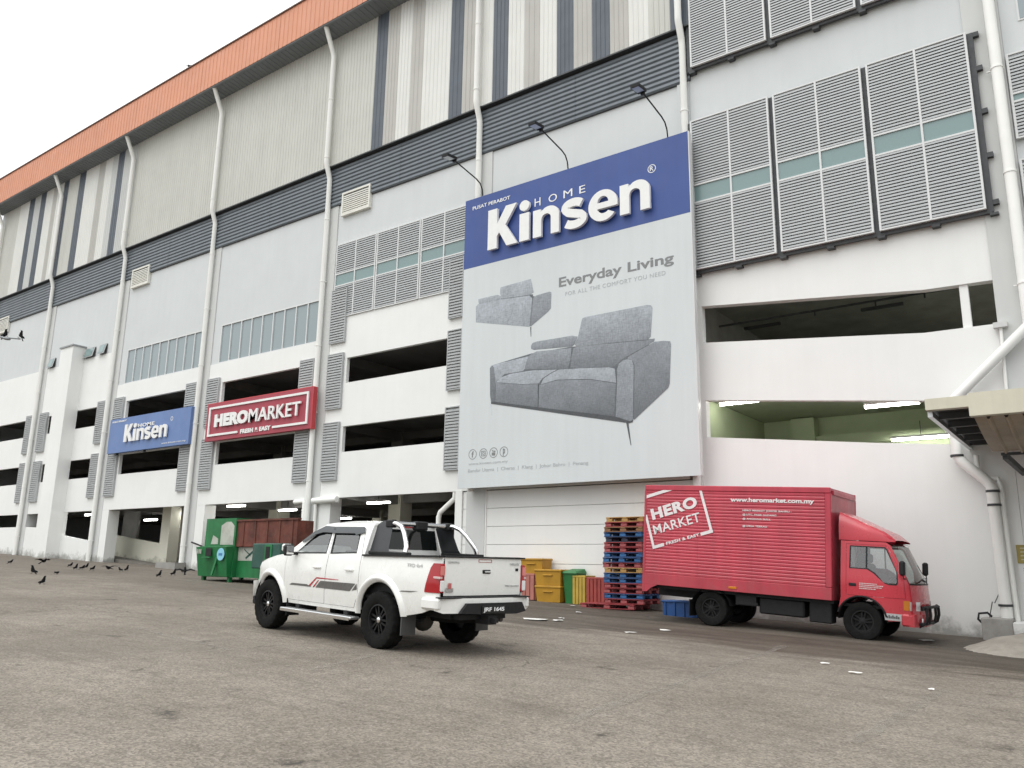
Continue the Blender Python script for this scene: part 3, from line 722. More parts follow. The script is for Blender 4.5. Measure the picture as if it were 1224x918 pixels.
text('print_text', 'Bandar Utama  |  Cheras  |  Klang  |  Johor Bahru  |  Penang', -16.75, -12.25, 4.43, 4.57, -0.602, MG, bb, 0.0, 0.004)
for cx, ch in ((-16.58, 'f'), (-16.14, ''), (-15.73, ''), (-15.32, 'p')):
    obj('print_icon', ring(cx, 5.04, 0.165, 0.02, -0.604, 24), DK, bb)
    if ch: text('print_icon', ch, cx-0.04, cx+0.045, 4.94 if ch == 'f' else 4.91, 5.14, -0.602, DK, bb, 0.03, 0.004)
mb = MB()
for cx in (-16.14,):
    for a in ((-.085, .085, .065, .085), (-.085, .085, -.085, -.065), (-.085, -.065, -.065, .065), (.065, .085, -.065, .065)): mb.box(cx+a[0], cx+a[1], -0.606, -0.603, 5.04+a[2], 5.04+a[3])
ic = obj('print_icon', mb, DK, bb); obj('print_icon', ring(-16.14, 5.04, 0.045, 0.016, -0.605, 16), DK, bb)
obj('print_icon', MB().box(-15.80, -15.66, -0.606, -0.603, 4.95, 5.04), DK, bb); text('print_icon', 'You', -15.80, -15.66, 5.05, 5.13, -0.602, DK, bb, 0.02, 0.004)
# printed sofas: flat polygons with fabric grain, shades of the print carried per corner
def print_mat():
    m = bpy.data.materials.new('sofa_print'); m.use_nodes = True; t = m.node_tree; N, Lk = t.nodes, t.links; b = N['Principled BSDF']
    at = N.new('ShaderNodeAttribute'); at.attribute_name = 'ink'; geo = N.new('ShaderNodeNewGeometry')
    f = None
    for sc in ((60, 60, 9), (9, 60, 70)):
        mp = N.new('ShaderNodeMapping'); mp.inputs['Scale'].default_value = sc; Lk.new(geo.outputs['Position'], mp.inputs[0])
        n = N.new('ShaderNodeTexNoise'); n.inputs['Scale'].default_value = 0.9; n.inputs['Detail'].default_value = 4; Lk.new(mp.outputs[0], n.inputs['Vector'])
        if f is None: f = n.outputs['Fac']
        else:
            ad = N.new('ShaderNodeMath'); Lk.new(f, ad.inputs[0]); Lk.new(n.outputs['Fac'], ad.inputs[1]); f = ad.outputs[0]
    mr = N.new('ShaderNodeMapRange'); mr.inputs[1].default_value = 0.7; mr.inputs[2].default_value = 1.3; mr.inputs[3].default_value = 0.72; mr.inputs[4].default_value = 1.28; Lk.new(f, mr.inputs[0])
    nf = N.new('ShaderNodeTexNoise'); nf.inputs['Scale'].default_value = 1.8; nf.inputs['Detail'].default_value = 2; Lk.new(geo.outputs['Position'], nf.inputs['Vector'])
    mf = N.new('ShaderNodeMapRange'); mf.inputs[1].default_value = 0.3; mf.inputs[2].default_value = 0.7; mf.inputs[3].default_value = 0.95; mf.inputs[4].default_value = 1.16; Lk.new(nf.outputs['Fac'], mf.inputs[0])
    mm = N.new('ShaderNodeMath'); mm.operation = 'MULTIPLY'; Lk.new(mf.outputs[0], mm.inputs[0]); Lk.new(mr.outputs[0], mm.inputs[1])
    vm = N.new('ShaderNodeVectorMath'); vm.operation = 'SCALE'; Lk.new(at.outputs['Color'], vm.inputs[0]); Lk.new(mm.outputs[0], vm.inputs['Scale'])
    Lk.new(vm.outputs[0], b.inputs['Base Color']); b.inputs['Roughness'].default_value = 0.5; return m
SOFA = print_mat()
SOFA_SMALL = [
    ([(-14.450, 10.012), (-14.200, 9.948), (-14.303, 8.985), (-14.436, 8.983)], 0.14, 0.14),
    ([(-16.530, 10.091), (-15.499, 10.176), (-14.267, 10.027), (-14.265, 9.845), (-16.474, 9.995)], 0.1, 0.1),
    ([(-15.578, 10.514), (-14.351, 10.566), (-14.239, 10.088), (-14.383, 10.032), (-15.498, 10.107), (-15.593, 10.295)], 0.34, 0.26),
    ([(-16.504, 10.277), (-15.705, 10.282), (-15.520, 10.196), (-15.537, 10.047), (-16.478, 10.099)], 0.33, 0.26),
    ([(-16.603, 10.044), (-16.477, 10.091), (-15.497, 10.090), (-14.402, 10.011), (-14.295, 9.900), (-14.388, 8.967), (-16.585, 9.481)], 0.33, 0.25),
    ([(-14.247, 9.908), (-14.124, 9.967), (-13.626, 9.995), (-13.561, 9.958), (-13.576, 9.435), (-13.696, 9.335), (-14.350, 8.961)], 0.24, 0.18),
    ([(-14.360, 8.954), (-14.321, 8.948), (-14.318, 8.632), (-14.337, 8.635)], 0.05, 0.05)]
SOFA_BIG = [
    ([(-10.821, 7.394), (-10.616, 7.351), (-10.665, 5.681), (-10.838, 5.612)], 0.1, 0.1),
    ([(-15.867, 6.638), (-15.807, 6.246), (-15.837, 6.249), (-15.897, 6.641)], 0.45, 0.45),
    ([(-10.996, 5.599), (-10.917, 5.591), (-10.836, 4.909), (-10.859, 4.911)], 0.08, 0.08),
    ([(-15.935, 7.721), (-15.749, 7.919), (-14.292, 8.081), (-12.877, 8.080), (-10.035, 7.905), (-10.711, 7.335), (-10.760, 5.619), (-10.862, 5.579), (-15.867, 6.654)], 0.11, 0.09),
    ([(-12.436, 8.912), (-12.306, 8.936), (-10.243, 8.945), (-10.126, 8.909), (-10.082, 8.827), (-10.157, 7.982), (-10.228, 7.920), (-10.329, 7.921), (-12.658, 8.078), (-12.701, 8.131), (-12.596, 8.324)], 0.31, 0.2),
    ([(-14.268, 8.414), (-14.108, 8.438), (-12.789, 8.424), (-12.596, 8.363), (-12.701, 8.147), (-12.789, 8.082), (-14.199, 8.180), (-14.313, 8.228), (-14.323, 8.326)], 0.27, 0.15),
    ([(-12.754, 8.008), (-12.614, 8.056), (-10.306, 7.896), (-10.027, 7.904), (-10.060, 7.822), (-11.027, 7.481), (-11.256, 7.336), (-11.355, 7.261), (-12.860, 7.407), (-12.825, 7.702)], 0.22, 0.13),
    ([(-14.499, 7.950), (-14.292, 8.065), (-14.105, 8.118), (-12.824, 8.034), (-12.851, 7.705), (-12.939, 7.410), (-14.560, 7.599)], 0.25, 0.14),
    ([(-15.948, 7.822), (-15.899, 7.898), (-15.749, 7.919), (-14.414, 8.003), (-14.488, 7.853), (-14.560, 7.607), (-14.617, 7.551), (-15.343, 7.547), (-15.665, 7.344), (-15.683, 7.281), (-15.681, 7.200), (-15.776, 7.783)], 0.33, 0.26),
    ([(-15.948, 7.822), (-15.849, 7.891), (-15.777, 7.824), (-15.703, 7.284), (-15.718, 6.679), (-15.868, 6.678), (-15.914, 6.902)], 0.16, 0.12),
    ([(-15.684, 7.314), (-15.489, 7.452), (-15.098, 7.524), (-14.239, 7.525), (-13.339, 7.432), (-13.610, 7.342), (-13.883, 7.221), (-14.011, 7.080), (-14.515, 7.109)], 0.33, 0.27),
    ([(-13.268, 7.422), (-12.529, 7.364), (-11.519, 7.260), (-11.339, 7.200), (-11.310, 6.975), (-11.297, 6.769), (-12.189, 6.996), (-13.320, 7.113), (-13.937, 7.040), (-13.846, 7.201), (-13.574, 7.330)], 0.32, 0.26),
    ([(-15.684, 7.298), (-14.515, 7.093), (-14.029, 7.067), (-14.040, 6.323), (-15.698, 6.677)], 0.21, 0.12),
    ([(-13.992, 7.023), (-13.320, 7.089), (-12.189, 6.973), (-11.305, 6.748), (-11.359, 5.797), (-14.013, 6.312)], 0.21, 0.11),
    ([(-11.265, 6.750), (-11.250, 7.188), (-11.191, 7.327), (-11.061, 7.405), (-10.908, 7.428), (-10.766, 7.364), (-10.713, 7.204), (-10.768, 5.627), (-10.862, 5.600), (-11.327, 5.779)], 0.25, 0.18),
    ([(-10.689, 7.223), (-10.750, 7.355), (-10.916, 7.444), (-10.851, 7.501), (-10.037, 7.811), (-9.770, 7.799), (-9.561, 7.753), (-9.540, 7.671), (-9.611, 6.551), (-9.659, 6.431), (-10.736, 5.624)], 0.22, 0.11),
    ([(-15.868, 6.678), (-15.708, 6.670), (-11.359, 5.782), (-10.854, 5.600), (-10.760, 5.619), (-10.777, 5.564), (-10.886, 5.546), (-15.867, 6.630)], 0.06, 0.06),
    ([(-14.048, 7.085), (-14.020, 7.081), (-14.013, 6.312), (-14.040, 6.315)], 0.07, 0.07)]
def print_poly(polys, name, y):
    bm = bmesh.new(); lay = bm.loops.layers.float_color.new('ink')
    for k, (pts, top, bot) in enumerate(polys):
        zs = [p[1] for p in pts]; z0, z1 = min(zs), max(zs)
        vs = [bm.verts.new((p[0], y-0.0004*k, p[1])) for p in pts]
        es = [bm.edges.new((vs[i], vs[(i+1) % len(vs)])) for i in range(len(vs))]
        r = bmesh.ops.triangle_fill(bm, edges=es, use_beauty=True)
        fs = [g for g in r['geom'] if isinstance(g, bmesh.types.BMFace)]
        for f_ in fs:
            f_.normal_update()
            if f_.normal.y > 0: f_.normal_flip()
            for l in f_.loops:
                t = (l.vert.co.z-z0)/max(1e-6, z1-z0); v = bot+(top-bot)*t
                l[lay] = (v*1.06, v*1.15, v*1.26, 1)
    me = bpy.data.meshes.new(name); bm.to_mesh(me); bm.free(); me.materials.append(SOFA)
    return obj(name, me, None, bb)
print_poly(SOFA_SMALL, 'printed_sofa', -0.6025)
print_poly(SOFA_BIG, 'printed_sofa', -0.6025)
# arm lamps on the top edge
for x in (-16.44, -12.96, -9.47):
    p = obj('lamp_arm', MB().tube([(x, -0.57, 13.98), (x, -0.62, 14.25), (x, -0.74, 14.42), (x, -0.95, 14.50), (x, -2.1, 14.68)], 0.022, 8), BLACK, bb, smooth=40)
    obj('lamp_head', MB().obox((x-0.02, -2.36, 14.70), (0.13, 0, 0), (0, 0.24, 0.03), (0, -0.005, 0.045)).obox((x-0.02, -2.10, 14.70), (0.05, 0, 0), (0, 0.05, 0.01), (0, 0, 0.06)), BLACK, p)
    obj('lamp_lens', MB().obox((x-0.02, -2.40, 14.652), (0.11, 0, 0), (0, 0.17, 0.022), (0, 0, 0.008)), ALUM, p)

# ------------------------------------------------------------------ two wall signs
SBLUE = mat('sign_blue', (0.13, 0.21, 0.43), 0.5, var=0.05, scale=1, streak=0.08)
s1 = empty('wall_sign', (-36.55, -0.4, 6.65), 'faded blue furniture shop sign with white letters across the car park openings', 'sign')
obj('sign_panel', MB().box(-40.02, -33.06, -0.42, -0.22, 6.655, 8.355), SBLUE, s1)
obj('sign_bracket', MB().box(-39.4, -39.3, -0.215, -0.002, 6.9, 8.2).box(-36.6, -36.5, -0.215, -0.002, 6.9, 8.2).box(-33.9, -33.8, -0.215, -0.002, 6.9, 8.2), STEEL, s1)
obj('sign_bracket', MB().box(-39.35, -39.2, -0.40, -0.25, 6.56, 6.65).box(-36.9, -36.75, -0.40, -0.25, 6.56, 6.65), STEEL, s1)
kinsen([(c, -38.42+(x0+16.03)*0.61, -38.42+(x1+16.03)*0.61, 7.12+(z0-11.86)*0.60, 7.12+(z1-11.86)*0.60) for c, x0, x1, z0, z1 in KIN], -0.46, s1, 0.06)
text('print_text', 'HOME', -37.35, -35.95, 7.76, 7.93, -0.422, LETW, s1, 0.02, 0.03, 1.15)
text('print_text', 'PUSAT PERABOT', -39.8, -38.5, 8.17, 8.25, -0.422, LETW, s1, 0.03, 0.01)
obj('print_ring', ring(-34.55, 7.93, 0.10, 0.03, -0.426), LETW, s1)
text('print_text', 'www.kinsen.com.my', -35.2, -33.25, 6.76, 6.86, -0.422, LETW, s1, 0.0, 0.01)
SRED = mat('sign_red', (0.36, 0.045, 0.07), 0.5, var=0.05, scale=1, streak=0.08)
s2 = empty('wall_sign', (-28.3, -0.4, 6.65), 'dark red supermarket sign with white frame and white raised letters', 'sign')
obj('sign_panel', MB().box(-31.80, -24.86, -0.42, -0.22, 6.64, 8.27), SRED, s2)
obj('sign_return', MB().box(-24.858, -24.80, -0.42, -0.22, 6.62, 8.30).box(-31.83, -24.86, -0.42, -0.22, 8.272, 8.31), mat('sign_red_bright', (0.50, 0.05, 0.06), 0.5), s2)
obj('sign_bracket', MB().box(-31.2, -31.1, -0.215, -0.002, 6.9, 8.2).box(-25.6, -25.5, -0.215, -0.002, 6.9, 8.2), STEEL, s2)
mb = MB()
for a in ((-31.60, -25.03, 8.03, 8.12), (-31.60, -31.50, 6.83, 8.03), (-25.13, -25.03, 6.83, 8.03), (-31.50, -29.45, 6.83, 6.92), (-27.15, -25.13, 6.83, 6.92)): mb.box(a[0], a[1], -0.47, -0.422, a[2], a[3])
obj('raised_border', mb, LETW, s2)
text('raised_letter', 'HERO', -31.08, -28.75, 7.20, 7.76, -0.46, LETW, s2, .065, 0.06, 1.08)
text('raised_letter', 'MARKET', -28.68, -25.42, 7.20, 7.76, -0.46, LETW, s2, .012, 0.06, 1.05)
text('print_text', 'FRESH & EASY', -29.27, -27.27, 6.78, 6.97, -0.422, LETW, s2, 0.05, 0.03, 1.08)

# small notices by the drain pipes
n1 = obj('notice_board', MB().box(-1.87, -1.20, -0.03, 0.0, 1.76, 2.15), mat('notice_yellow', (0.36, 0.29, 0.09), 0.6, var=0.2, scale=6)); tag(n1, 'brown and yellow notice board on the white wall at the right edge', 'sign')
mb = MB()
for k in range(4): mb.box(-1.80, -1.3, -0.034, -0.031, 1.83+k*0.08, 1.85+k*0.08)
obj('print_lines', mb, mat('notice_print', (0.62,0.58,0.40), 0.6), n1)
n2 = obj('paper_notice', MB().box(-1.86, -1.20, -0.012, 0.0, 1.36, 1.73), PRW); tag(n2, 'white paper notice stuck below the yellow notice board', 'notice')
mb = MB()
for k in range(3): mb.box(-1.78, -1.3, -0.015, -0.013, 1.55+k*0.05, 1.565+k*0.05)
obj('print_lines', mb, DK, n2)

# ------------------------------------------------------------------ canopies on the right
CREAMM = mat('gutter_cream', (0.60, 0.57, 0.46), 0.5, var=0.08, scale=2, streak=0.12)
c1 = empty('canopy', (-2.5, 0, 4.2), 'cream edged lean-to canopy with dark underside on the right wall', 'canopy')
obj('front_gutter', MB().box(-2.56, 3.0, -5.10, -4.92, 4.36, 4.56), CREAMM, c1)
obj('side_beam', MB().box(-2.56, -2.48, -4.918, -0.01, 4.26, 4.36), ALUM, c1)
obj('roof_deck', MB().box(-2.54, 3.0, -4.918, -0.01, 4.42, 4.45), STEEL, c1)
for y in (-4.3, -3.3, -2.3, -1.3, -0.5): obj('purlin', MB().box(-2.475, 3.0, y-0.04, y+0.04, 4.30, 4.418), STEEL, c1)
c2 = empty('canopy', (-1.75, -6, 3.9), 'nearer cream edged canopy with brown translucent corrugated sheet below its gutter', 'canopy')
obj('front_gutter', MB().box(-1.76, 4.0, -6.12, -5.95, 4.02, 4.40), CREAMM, c2)
pts = []; x = -1.72
while x < 3.9: pts += [(x, 0), (x+0.17, 0), (x+0.19, -0.05), (x+0.22, -0.05)]; x += 0.25
BROWN = mat('brown_polycarbonate', (0.34, 0.25, 0.15), 0.5, var=0.25, scale=1.5, dirt=0.3, dirtcol=(0.16,0.11,0.06))  # base colour raised in place of skylight glowing through the sheet
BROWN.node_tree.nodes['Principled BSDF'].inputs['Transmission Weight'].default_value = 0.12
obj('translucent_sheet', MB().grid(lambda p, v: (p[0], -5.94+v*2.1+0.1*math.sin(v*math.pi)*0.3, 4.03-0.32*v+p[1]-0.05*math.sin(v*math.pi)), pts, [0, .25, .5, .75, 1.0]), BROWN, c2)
obj('rear_rail', MB().box(-1.60, 4, -3.78, -3.72, 3.64, 3.69), STEEL, c2)
for x in (-1.55, -0.4, 0.8, 2.0): obj('bracket', MB().obox((x, -1.9, 3.66), (0.04, 0, 0), (0, 1.78, 0.02), (0, 0, 0.06)), STEEL, c2)

# concrete plinth, sand heap at the right
pb = obj('concrete_plinth', MB().cbox(-2.62, -2.03, -0.55, -0.02, gz(-2.3, 0)-0.1, 0.62, 0.02), mat('plinth_concrete', (0.36,0.35,0.33), 0.9, var=0.2, scale=4, dirt=0.4, bump=0.4)); tag(pb, 'low grey concrete block at the foot of the drain pipes', 'block')
pb2 = obj('concrete_plinth', MB().cbox(-2.02, -1.5, -0.75, -0.02, gz(-1.7, 0)-0.1, 0.56, 0.02), WHITE); tag(pb2, 'white painted concrete block at the right edge beside the drain pipe', 'block')
hb = MB(); random.seed(3)
def heap(u, v):
    x, y = -1.55+u*1.15, -2.5+v*1.5; d = math.hypot(u*1.0, v*1.0)
    h = max(0, math.cos(min(1, d)*math.pi/2))**1.3*0.33+0.025*math.sin(9*x+4*y)*max(0, 1-d)
    return (x, y, gz(x, y)+h-0.02*(d > 0.97))
hp = obj('sand_heap', MB().grid(heap, [-1+k/14 for k in range(29)], [-1+k/14 for k in range(29)]), mat('spilt_cement', (0.34,0.31,0.27), 0.95, var=0.2, scale=4, bump=0.8, bscale=30), smooth=60); tag(hp, 'pale heap of sand spread on the asphalt at the right edge', 'sand heap')
bt = obj('iron_rod', MB().tube([(-2.48, -0.30, 0.62), (-2.40, -0.28, 0.95), (-2.36, -0.27, 0.92), (-2.22, -0.18, 1.22)], 0.010, 6), STEEL); tag(bt, 'bent iron rod stuck in the grey concrete block', 'rod')
cb_ = obj('cable_loop', MB().tube([(-2.60, -0.45, 0.50), (-2.68, -0.45, 0.58), (-2.66, -0.42, 0.70), (-2.50, -0.40, 0.72), (-2.42, -0.40, 0.64)], 0.025, 6), BLACK); tag(cb_, 'black cable looped over the grey concrete block', 'cable')

# ------------------------------------------------------------------ tube lamps inside the car park
def tube_lamp(x, y, z, L, label, group='lit tube lamps in the car park', along='x'):
    e = empty('ceiling_lamp', (x, y, z), label, 'lamp', group)
    d = (L/2, 0, 0) if along == 'x' else (0, L/2, 0); q = (0, 0.07, 0) if along == 'x' else (0.07, 0, 0)
    obj('housing', MB().obox((0, 0, 0.06), d, q, (0, 0, 0.03)), FRAMEW, e, world=False)
    a = Vector(d)*0.97
    obj('tube', MB().tube([-a, a], 0.045, 8), TUBE, e, world=False)
    obj('hanger', MB().box(-0.01, 0.01, -0.01, 0.01, 0.09, 0.5), STEEL, e, world=False)
for x, y, z, lb in ((-43.6, 1.0, 3.86, 'lit tube lamp in the low opening right of the white shaft'), (-43.0, 4.0, 3.74, 'lit tube lamp over the ramp wall in the ground floor bay under the blue sign'),
                    (-36.3, 2.2, 3.85, 'lit tube lamp beside the cream column, left of the downpipe nearest the waste skip'), (-31.0, 0.9, 3.93, 'lit tube lamp above the left end of the waste skip'),
                    (-30.9, 3.6, 3.92, 'lit tube lamp above the right half of the rusty skip panel'), (-38.2, 8.2, 3.85, 'small distant lit tube lamp seen above the rusty skip panel'),
                    (-23.6, 2.2, 3.92, 'lit tube lamp above the pickup cab roof'), (-33.3, 9.2, 3.9, 'small distant lit tube lamp left of the cream column above the pickup cab')):
    tube_lamp(x, y, z, 1.25, lb)
tube_lamp(-4.25, 0.75, 5.62, 1.3, 'lit tube lamp at the top of the green ramp opening', 'lit tube lamps over the ramp')
tube_lamp(-8.2, 0.9, 6.12, 1.2, 'lit tube lamp at the left end of the green ramp opening', 'lit tube lamps over the ramp')
tube_lamp(-4.3, 4.6, 5.30, 1.6, 'slanting lit tube lamp on the green wall beside the canopy', 'lit tube lamps over the ramp')
#VEHICLES#
# ------------------------------------------------------------------ vehicles
def wheel(name, parent, c, side, r, wd, rr, spokes, tyre_m, rim_m, hub_m, lugs=True):
    """side +1/-1: outer face towards +y/-y"""
    h = wd/2
    prof = [(rr, -h*0.80), (rr+0.02, -h*0.92), (r*0.86, -h), (r*0.95, -h*0.93), (r*0.985, -h*0.78), (r, -h*0.5), (r, -h*0.1), (r*0.985, -h*0.05), (r*0.985, h*0.05), (r, h*0.1), (r, h*0.5), (r*0.985, h*0.78), (r*0.95, h*0.93), (r*0.86, h), (rr+0.02, h*0.92), (rr, h*0.80)]
    md = (lambda q, a, k, j: q-0.014 if 3 <= j <= 12 and (k+(1 if a > 0 else 0)) % 3 == 0 else q) if lugs else None
    t = obj('wheel', MB().lathe(prof, 66, 'y', c, md), tyre_m, parent, smooth=35, world=False)
    s = side
    rim = MB().lathe([(rr+0.004, -h*0.7*s), (rr+0.004, h*0.80*s), (rr-0.02, h*0.82*s), (rr-0.035, h*0.45*s), (rr-0.045, h*0.15*s), (0.0, h*0.10*s)], 32, 'y', c)
    for k in range(spokes):
        a = 2*math.pi*k/spokes+0.2; d = Vector((math.cos(a), 0, math.sin(a))); q = Vector((-math.sin(a), 0, math.cos(a)))
        for o_ in (-1, 1):
            rim.obox(Vector(c)+d*(rr*0.55)+q*(0.028*o_)+Vector((0, s*h*0.45, 0)), d*(rr*0.42)+q*(0.012*o_), q*0.014, Vector((0, s*h*0.17, 0)))
    rim.lathe([(0.0, s*h*0.72), (0.055, s*h*0.70), (0.075, s*h*0.5), (0.085, s*h*0.2)], 16, 'y', c)
    rm = obj('rim', rim, rim_m, t, smooth=35)
    obj('hub_cap', MB().lathe([(0.0, s*h*0.78), (0.03, s*h*0.77), (0.042, s*h*0.70)], 14, 'y', c), hub_m, t, smooth=40)
    return t

def dust(m, z0, z1, amt, col):
    """road dust thrown up the lower panels; object coordinates are the vehicle's own"""
    t = m.node_tree; N, Lk = t.nodes, t.links; b = N['Principled BSDF']
    tc = N.new('ShaderNodeTexCoord'); sp_ = N.new('ShaderNodeSeparateXYZ'); Lk.new(tc.outputs['Object'], sp_.inputs[0])
    mr_ = N.new('ShaderNodeMapRange'); mr_.inputs[1].default_value = z0; mr_.inputs[2].default_value = z1; mr_.inputs[3].default_value = amt; mr_.inputs[4].default_value = 0; Lk.new(sp_.outputs['Z'], mr_.inputs[0])
    n = N.new('ShaderNodeTexNoise'); n.inputs['Scale'].default_value = 5; n.inputs['Detail'].default_value = 8; n.inputs['Roughness'].default_value = 0.7; Lk.new(tc.outputs['Object'], n.inputs['Vector'])
    n2 = N.new('ShaderNodeMapRange'); n2.inputs[1].default_value = 0.3; n2.inputs[2].default_value = 0.7; Lk.new(n.outputs['Fac'], n2.inputs[0])
    mu = N.new('ShaderNodeMath'); mu.operation = 'MULTIPLY'; Lk.new(mr_.outputs[0], mu.inputs[0]); Lk.new(n2.outputs[0], mu.inputs[1])
    mx = N.new('ShaderNodeMix'); mx.data_type = 'RGBA'; mx.inputs['B'].default_value = (*col, 1); Lk.new(b.inputs['Base Color'].links[0].from_socket, mx.inputs['A']); Lk.new(mu.outputs[0], mx.inputs[0]); Lk.new(mx.outputs['Result'], b.inputs['Base Color'])
    return m
# ---- white pickup: x forward, y left, origin on the ground under the rear axle
pu = empty('pickup_truck', (-8.767, -11.318, gz(-8.767, -11.318)), 'white double cab pickup with black wheels, chrome roll bar and grey red side stripes', 'pickup', rot=(0, R(-1.93), R(172.5)))
PW = mat('pickup_white', (0.80, 0.80, 0.775), 0.28, var=0.008, scale=1.2, coat=0.5)
dust(PW, 0.40, 0.80, 0.4, (0.42, 0.37, 0.30))
TINT = glass('car_glass', (0.03, 0.035, 0.035), trans=0.95, rough=0.02)
DTINT = glass('dark_car_glass', (0.010, 0.012, 0.012), rough=0.04)
REDL = mat('red_lens', (0.36, 0.006, 0.012), 0.15, var=0.05, coat=0.6)
CLEARL = mat('clear_lens', (0.75, 0.75, 0.75), 0.12, var=0.05, coat=0.6)
SEAT = mat('seat_cloth', (0.07, 0.07, 0.072), 0.9)
GUN = mat('gunmetal_trim', (0.032, 0.034, 0.037), 0.42, 0.2)
def YS(x, z):
    zz = min(z, 1.31)
    y = 0.872-0.045*((zz-0.93)/0.42)**2+0.012*math.exp(-((zz-1.02)/0.05)**2)
    if z > 1.31: y -= (z-1.31)*0.40+0.10*max(0, z-1.66)
    if x > 2.85: y -= 0.17*((x-2.85)/0.9)**2
    if x < -1.0: y -= 0.05*((-1.0-x)/0.27)**2
    return y
def P(name, outline, holes=(), m=PW, thick=0.02, off=0.0, parent=pu, smooth=30, **kw):
    for s in (1, -1):
        mb = panel(outline, holes, lambda u, v: (u, s*(YS(u, v)+off), v), thick, d=(0,-s,0), **kw)
        r_ = obj(name, mb, m, parent, smooth=smooth, world=False)
        if s == 1: first = r_
    return first
fd = [(2.615, 0.53), (1.46, 0.53), (1.43, 0.8), (1.42, 1.30), (1.54, 1.715), (1.80, 1.725), (2.02, 1.64), (2.56, 1.28), (2.615, 1.22)]
rd = [(1.445, 0.53), (0.66, 0.53), (0.555, 0.72), (0.535, 0.95), (0.545, 1.31), (0.70, 1.70), (0.76, 1.72), (1.525, 1.715), (1.405, 1.30), (1.415, 0.8)]
fwn = [(2.37, 1.285), (1.50, 1.315), (1.575, 1.66), (1.78, 1.675), (1.96, 1.61)]
rwn = [(1.37, 1.315), (0.70, 1.345), (0.80, 1.64), (0.86, 1.665), (1.485, 1.665)]
grow = lambda lp, d: [(x+d*(1 if x > sum(p[0] for p in lp)/len(lp) else -1), z+d*(1 if z > sum(p[1] for p in lp)/len(lp) else -1)) for x, z in lp]
P('cab_side', [(2.635, 0.47), (2.635, 1.27), (2.60, 1.295), (2.03, 1.68), (1.80, 1.775), (1.55, 1.80), (0.62, 1.80), (0.54, 1.77), (0.485, 1.33), (0.497, 0.70), (0.60, 0.47)], [grow(fd, 0.005), grow(rd, 0.005)])
for s in (1, -1):
    for ol, wn, nm in ((fd, fwn, 'front_door'), (rd, rwn, 'rear_door')):
        d = obj(nm, panel(ol, [wn], lambda u, v: (u, s*(YS(u, v)+0.001), v), 0.022), PW, pu, smooth=30, world=False)
        obj('window', panel(grow(wn, 0.006), [], lambda u, v: (u, s*(YS(u, v)-0.010), v), 0, d=(0,-s,0)), TINT, d, smooth=30)
        big = grow(wn, 0.012)
        obj('window_seal', panel(big, [grow(wn, -0.008)], lambda u, v: (u, s*(YS(u, v)+0.003), v), 0.004, d=(0,-s,0)), BLACK, d, smooth=30)
        hx = 1.56 if nm == 'front_door' else 0.68
        obj('handle', MB().cbox(hx, hx+0.20, s*(YS(hx, 1.07)-0.01), s*(YS(hx, 1.07)+0.030), 1.065, 1.10, 0.008), PW, d)
        vis = [(x, z) for x, z in (((1.46, 1.69), (1.54, 1.735), (1.80, 1.745), (2.06, 1.64), (2.30, 1.48), (2.24, 1.46), (1.98, 1.60), (1.78, 1.64), (1.5, 1.635)) if nm == 'front_door' else ((0.66, 1.655), (0.73, 1.74), (1.53, 1.735), (1.50, 1.63), (0.90, 1.635), (0.86, 1.61)))]
        obj('rain_visor', panel(vis, [], lambda u, v: (u, s*(YS(u, v)+0.030-0.05*max(0, v-1.68)), v), 0.006, d=(0,-s,0)), mat('visor', (0.05,0.055,0.06), 0.2), d, smooth=30)
AF = arc(3.10, 0.43, 0.465, 170, 8); AR = arc(0.0, 0.46, 0.495, 6, 174)
P('front_fender', [(2.64, 0.51)]+AF+[(3.60, 0.50), (3.70, 0.62), (3.74, 0.80), (3.70, 1.00), (3.62, 1.075), (3.30, 1.155), (2.95, 1.225), (2.64, 1.265)])
P('bed_side', [(0.492, 0.51)]+AR+[(-0.50, 0.50), (-0.95, 0.58), (-1.25, 0.68), (-1.265, 0.80), (-1.265, 1.345), (-0.4, 1.325), (0.492, 1.30)])
# arch flares
for cx, r0, n0, n1, cz_ in ((3.10, 0.465, 2, 176, 0.43), (0.0, 0.495, 0, 176, 0.46)):
    for s in (1, -1):
        def fl(a, t):
            q = r0-0.012+0.12*t; b_ = math.sin(math.pi*min(1, t*0.95+0.02))
            x, z = cx+q*math.cos(R(a)), cz_+q*math.sin(R(a)); return (x, s*(YS(x, max(0.5, z))+0.060*b_-0.012*t), z)
        fo = obj('arch_flare', MB().grid(fl, [n0+(n1-n0)*k/20 for k in range(21)], [k/6 for k in range(7)]), PW, pu, smooth=50, world=False)
        obj('arch_liner', MB().grid(lambda a, t: (cx+(r0+0.02)*math.cos(R(a)), s*(0.84-0.45*t), cz_+(r0+0.02)*math.sin(R(a))), [0+180*k/16 for k in range(17)], [0, 1]), BLACK, pu, smooth=50, world=False)
# bonnet, roof, screens
zh = lambda x: 1.275-0.062*((x-2.5)/0.6)-0.055*((x-2.5)/1.1)**3
obj('bonnet', MB().grid(lambda x, t: (x, t*YS(x, zh(x)-0.02), zh(x)+0.045*(1-t*t)-0.012*abs(t)**6), [2.56+1.10*k/14 for k in range(15)], [-1+k/8 for k in range(17)]), PW, pu, smooth=40, world=False)
def hwr(x): return YS(x, 1.80)
obj('roof', MB().grid(lambda x, t: (x, t*hwr(x)*1.005, 1.80+0.055*(1-t*t)-0.06*max(0, (x-1.45)/0.35)**2-0.035*max(0, (0.72-x)/0.20)**2), [0.52+1.28*k/16 for k in range(17)], [-1+k/8 for k in range(17)]), PW, pu, smooth=40, world=False)
ws = lambda u, t: (1.77+0.86*u+0.10*u*(1-t*t), t*(0.63+0.17*u), 1.785-0.49*u+0.03*(1-t*t)*(1-u))
